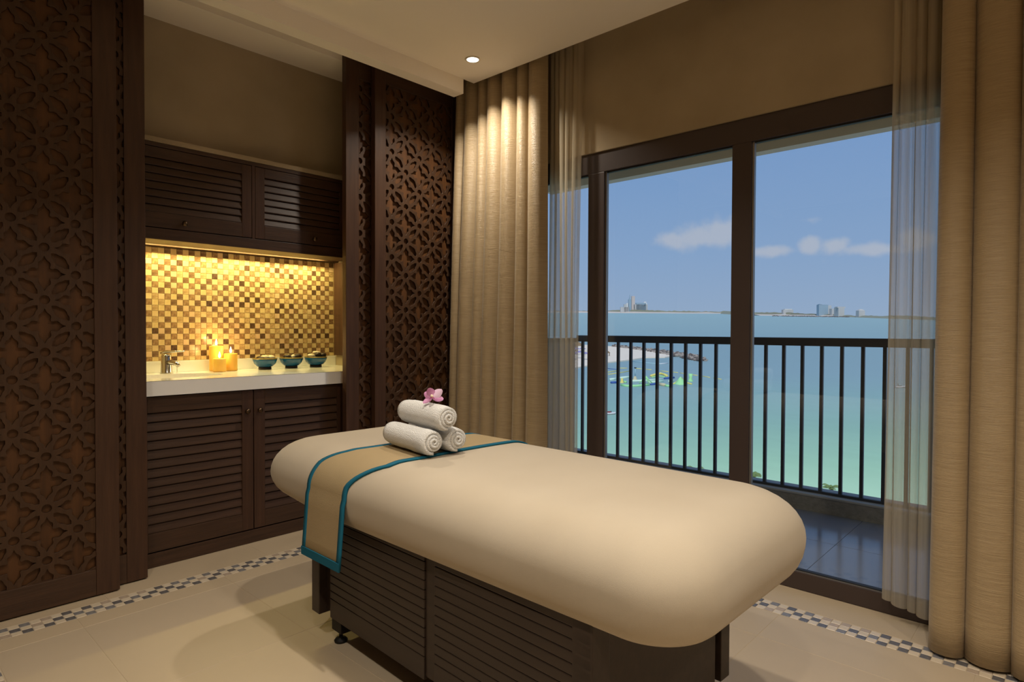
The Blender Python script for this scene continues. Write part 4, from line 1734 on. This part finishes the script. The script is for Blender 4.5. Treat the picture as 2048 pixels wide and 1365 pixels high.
def craft(name, label, cat, px, py, Lpx, head, Wr, Hr, group, cabin):
    c_ = sea(px, py)
    s_ = px_m(c_)
    head = (R2 * head[0] + F2 * head[1]).normalized()
    Lb = Lpx * s_
    t = sea_thing(name, label, cat, 'hull_white', lambda bm: hull(bm, c_, head, Lb, Lb * Wr, Lb * Hr), group)
    child_of(t, 'hull_bottom', 'hull_dark', lambda bm: hull(bm, c_ + Vector((0, 0, -.02)), head, Lb * 1.01, Lb * Wr * 1.02, Lb * Hr * .3))
    if cabin == 'seat':
        child_of(t, 'seat', 'seat_red', lambda bm: pebble(bm, c_ - head * (Lb * .1) + Vector((0, 0, Lb * Hr * 1.3)), Lb * .2, Lb * .09, Lb * .08, math.atan2(head.y, head.x), 0, 2))
        child_of(t, 'handlebar', 'hull_dark', lambda bm: add_tube(bm, [c_ + head * (Lb * .12) + Vector((0, 0, Lb * Hr)), c_ + head * (Lb * .08) + Vector((0, 0, Lb * (Hr + .14)))], Lb * .03, 8))
    else:
        child_of(t, 'windscreen', 'hull_dark', lambda bm: add_tube(bm, [c_ - head * (Lb * .25) + Vector((0, 0, Lb * Hr)), c_ - head * (Lb * .27) + Vector((0, 0, Lb * (Hr + .28)))], Lb * .02, 8))
        child_of(t, 'bench', 'hull_dark', lambda bm: pebble(bm, c_ - head * (Lb * .05) + Vector((0, 0, Lb * Hr * 1.1)), Lb * .25, Lb * .1, Lb * .05, math.atan2(head.y, head.x), 0, 5))
    return t


craft('jet_ski', 'white jet ski with a red seat moored off the beach', 'jet ski', 1220, 829, 25, (1, .30), .34, .13, None, 'seat')
craft('motor_boat', 'small white motor boat with a thin mast on open water', 'boat', 1801, 776, 20, (1, .1), .3, .15, None, 'boat')
craft('jet_ski', 'small dark hulled jet ski running out to open water', 'jet ski', 1769, 774, 8, (1, .1), .4, .16, None, 'seat')

# beach umbrellas and huts by the spit


def umbrella(px, py, lab):
    c_ = sea(px, py)
    c_.z += .35
    t = thing('beach_umbrella', lab, 'umbrella', c_, 0, 'violet beach umbrellas')
    lathe('canopy', [(1.25, 1.9), (.7, 2.25), (0, 2.5), (0, 2.44), (.7, 2.18), (1.25, 1.86)], 'umbrella_violet', t, seg=8)
    lathe('pole', [(0, 0), (.04, 0), (.04, 2.4), (0, 2.4)], 'hull_white', t, seg=8)


for px, py in ((1148, 722), (1158, 719), (1170.5, 722), (1153, 711.5), (1165, 711)):
    umbrella(px, py, 'violet beach umbrella standing on the sandy spit')
for px, py, lab in ((1153, 705, 'brown thatched beach hut beside the violet umbrellas'), (1214, 714, 'small thatched shelter on the open sand of the spit')):
    c_ = sea(px, py)
    c_.z += .35
    t = thing('beach_hut', lab, 'hut', c_)
    k_ = 1. if px < 1200 else .45
    lathe('thatch_roof', [(2.6 * k_, 2.2 * k_), (1.3 * k_, 3.4 * k_), (0, 4.2 * k_), (0, 4.0 * k_), (2.5 * k_, 2.1 * k_)], 'thatch', t, seg=10)
    for a_, b_ in ((1, 1), (-1, 1), (-1, -1), (1, -1)):
        box('post', a_ * 1.3 * k_ - .08, a_ * 1.3 * k_ + .08, b_ * 1.3 * k_ - .08, b_ * 1.3 * k_ + .08, 0, 2.8 * k_, 'palm_trunk', t)


# palm crowns just rising above the kerb
def palm(px, py, D, lab, spread, seed):
    rnd = random.Random(seed)
    d = ray(px, py)
    p = Vector((0, 0, H)) + d * (D / d.dot(F2))
    t = thing('palm_tree', lab, 'palm tree', (p.x, p.y, SZ + 1.5), 0, 'palms on the near shore')
    zt = p.z - (SZ + 1.5)
    tube('trunk', [(0, 0, -1.2), (.1, .05, zt * .5), (.05, .02, zt - .42 * spread)], [.2, .16, .13], 'palm_trunk', t, 8)
    for k in range(11):
        a = 2 * math.pi * k / 11 + rnd.uniform(-.2, .2)
        rise = rnd.uniform(.2, .95)
        L_ = spread * rnd.uniform(.8, 1.1)
        bm = bmesh.new()
        for q in range(9):
            f0 = q / 9
            f1 = f0 + .11
            for sgn in (-1, 1):
                def P(f_, w):
                    rr = L_ * f_
                    z = zt - .45 * spread + L_ * rise * f_ * (1.6 - 1.3 * f_)
                    return Vector((math.cos(a) * rr - math.sin(a) * w, math.sin(a) * rr + math.cos(a) * w, z - abs(w) * .5))
                wv = .34 * spread * math.sin(math.pi * (.12 + .8 * f0)) * sgn
                vs = [bm.verts.new(P(f0, 0)), bm.verts.new(P(f1, 0)), bm.verts.new(P(f1 + .07, wv)), bm.verts.new(P(f0 + .10, wv * 1.02))]
                bm.faces.new(vs)
        bm_obj('frond', bm, 'palm_leaf', t)


palm(1661, 969, 44, 'bushy palm crown rising above the kerb of the railing', .6, 2)
palm(1507, 945, 48, 'spiky palm crown next to the window mullion', .7, 3)
palm(1392, 934, 48, 'palm crown tip beyond the massage table', .8, 4)
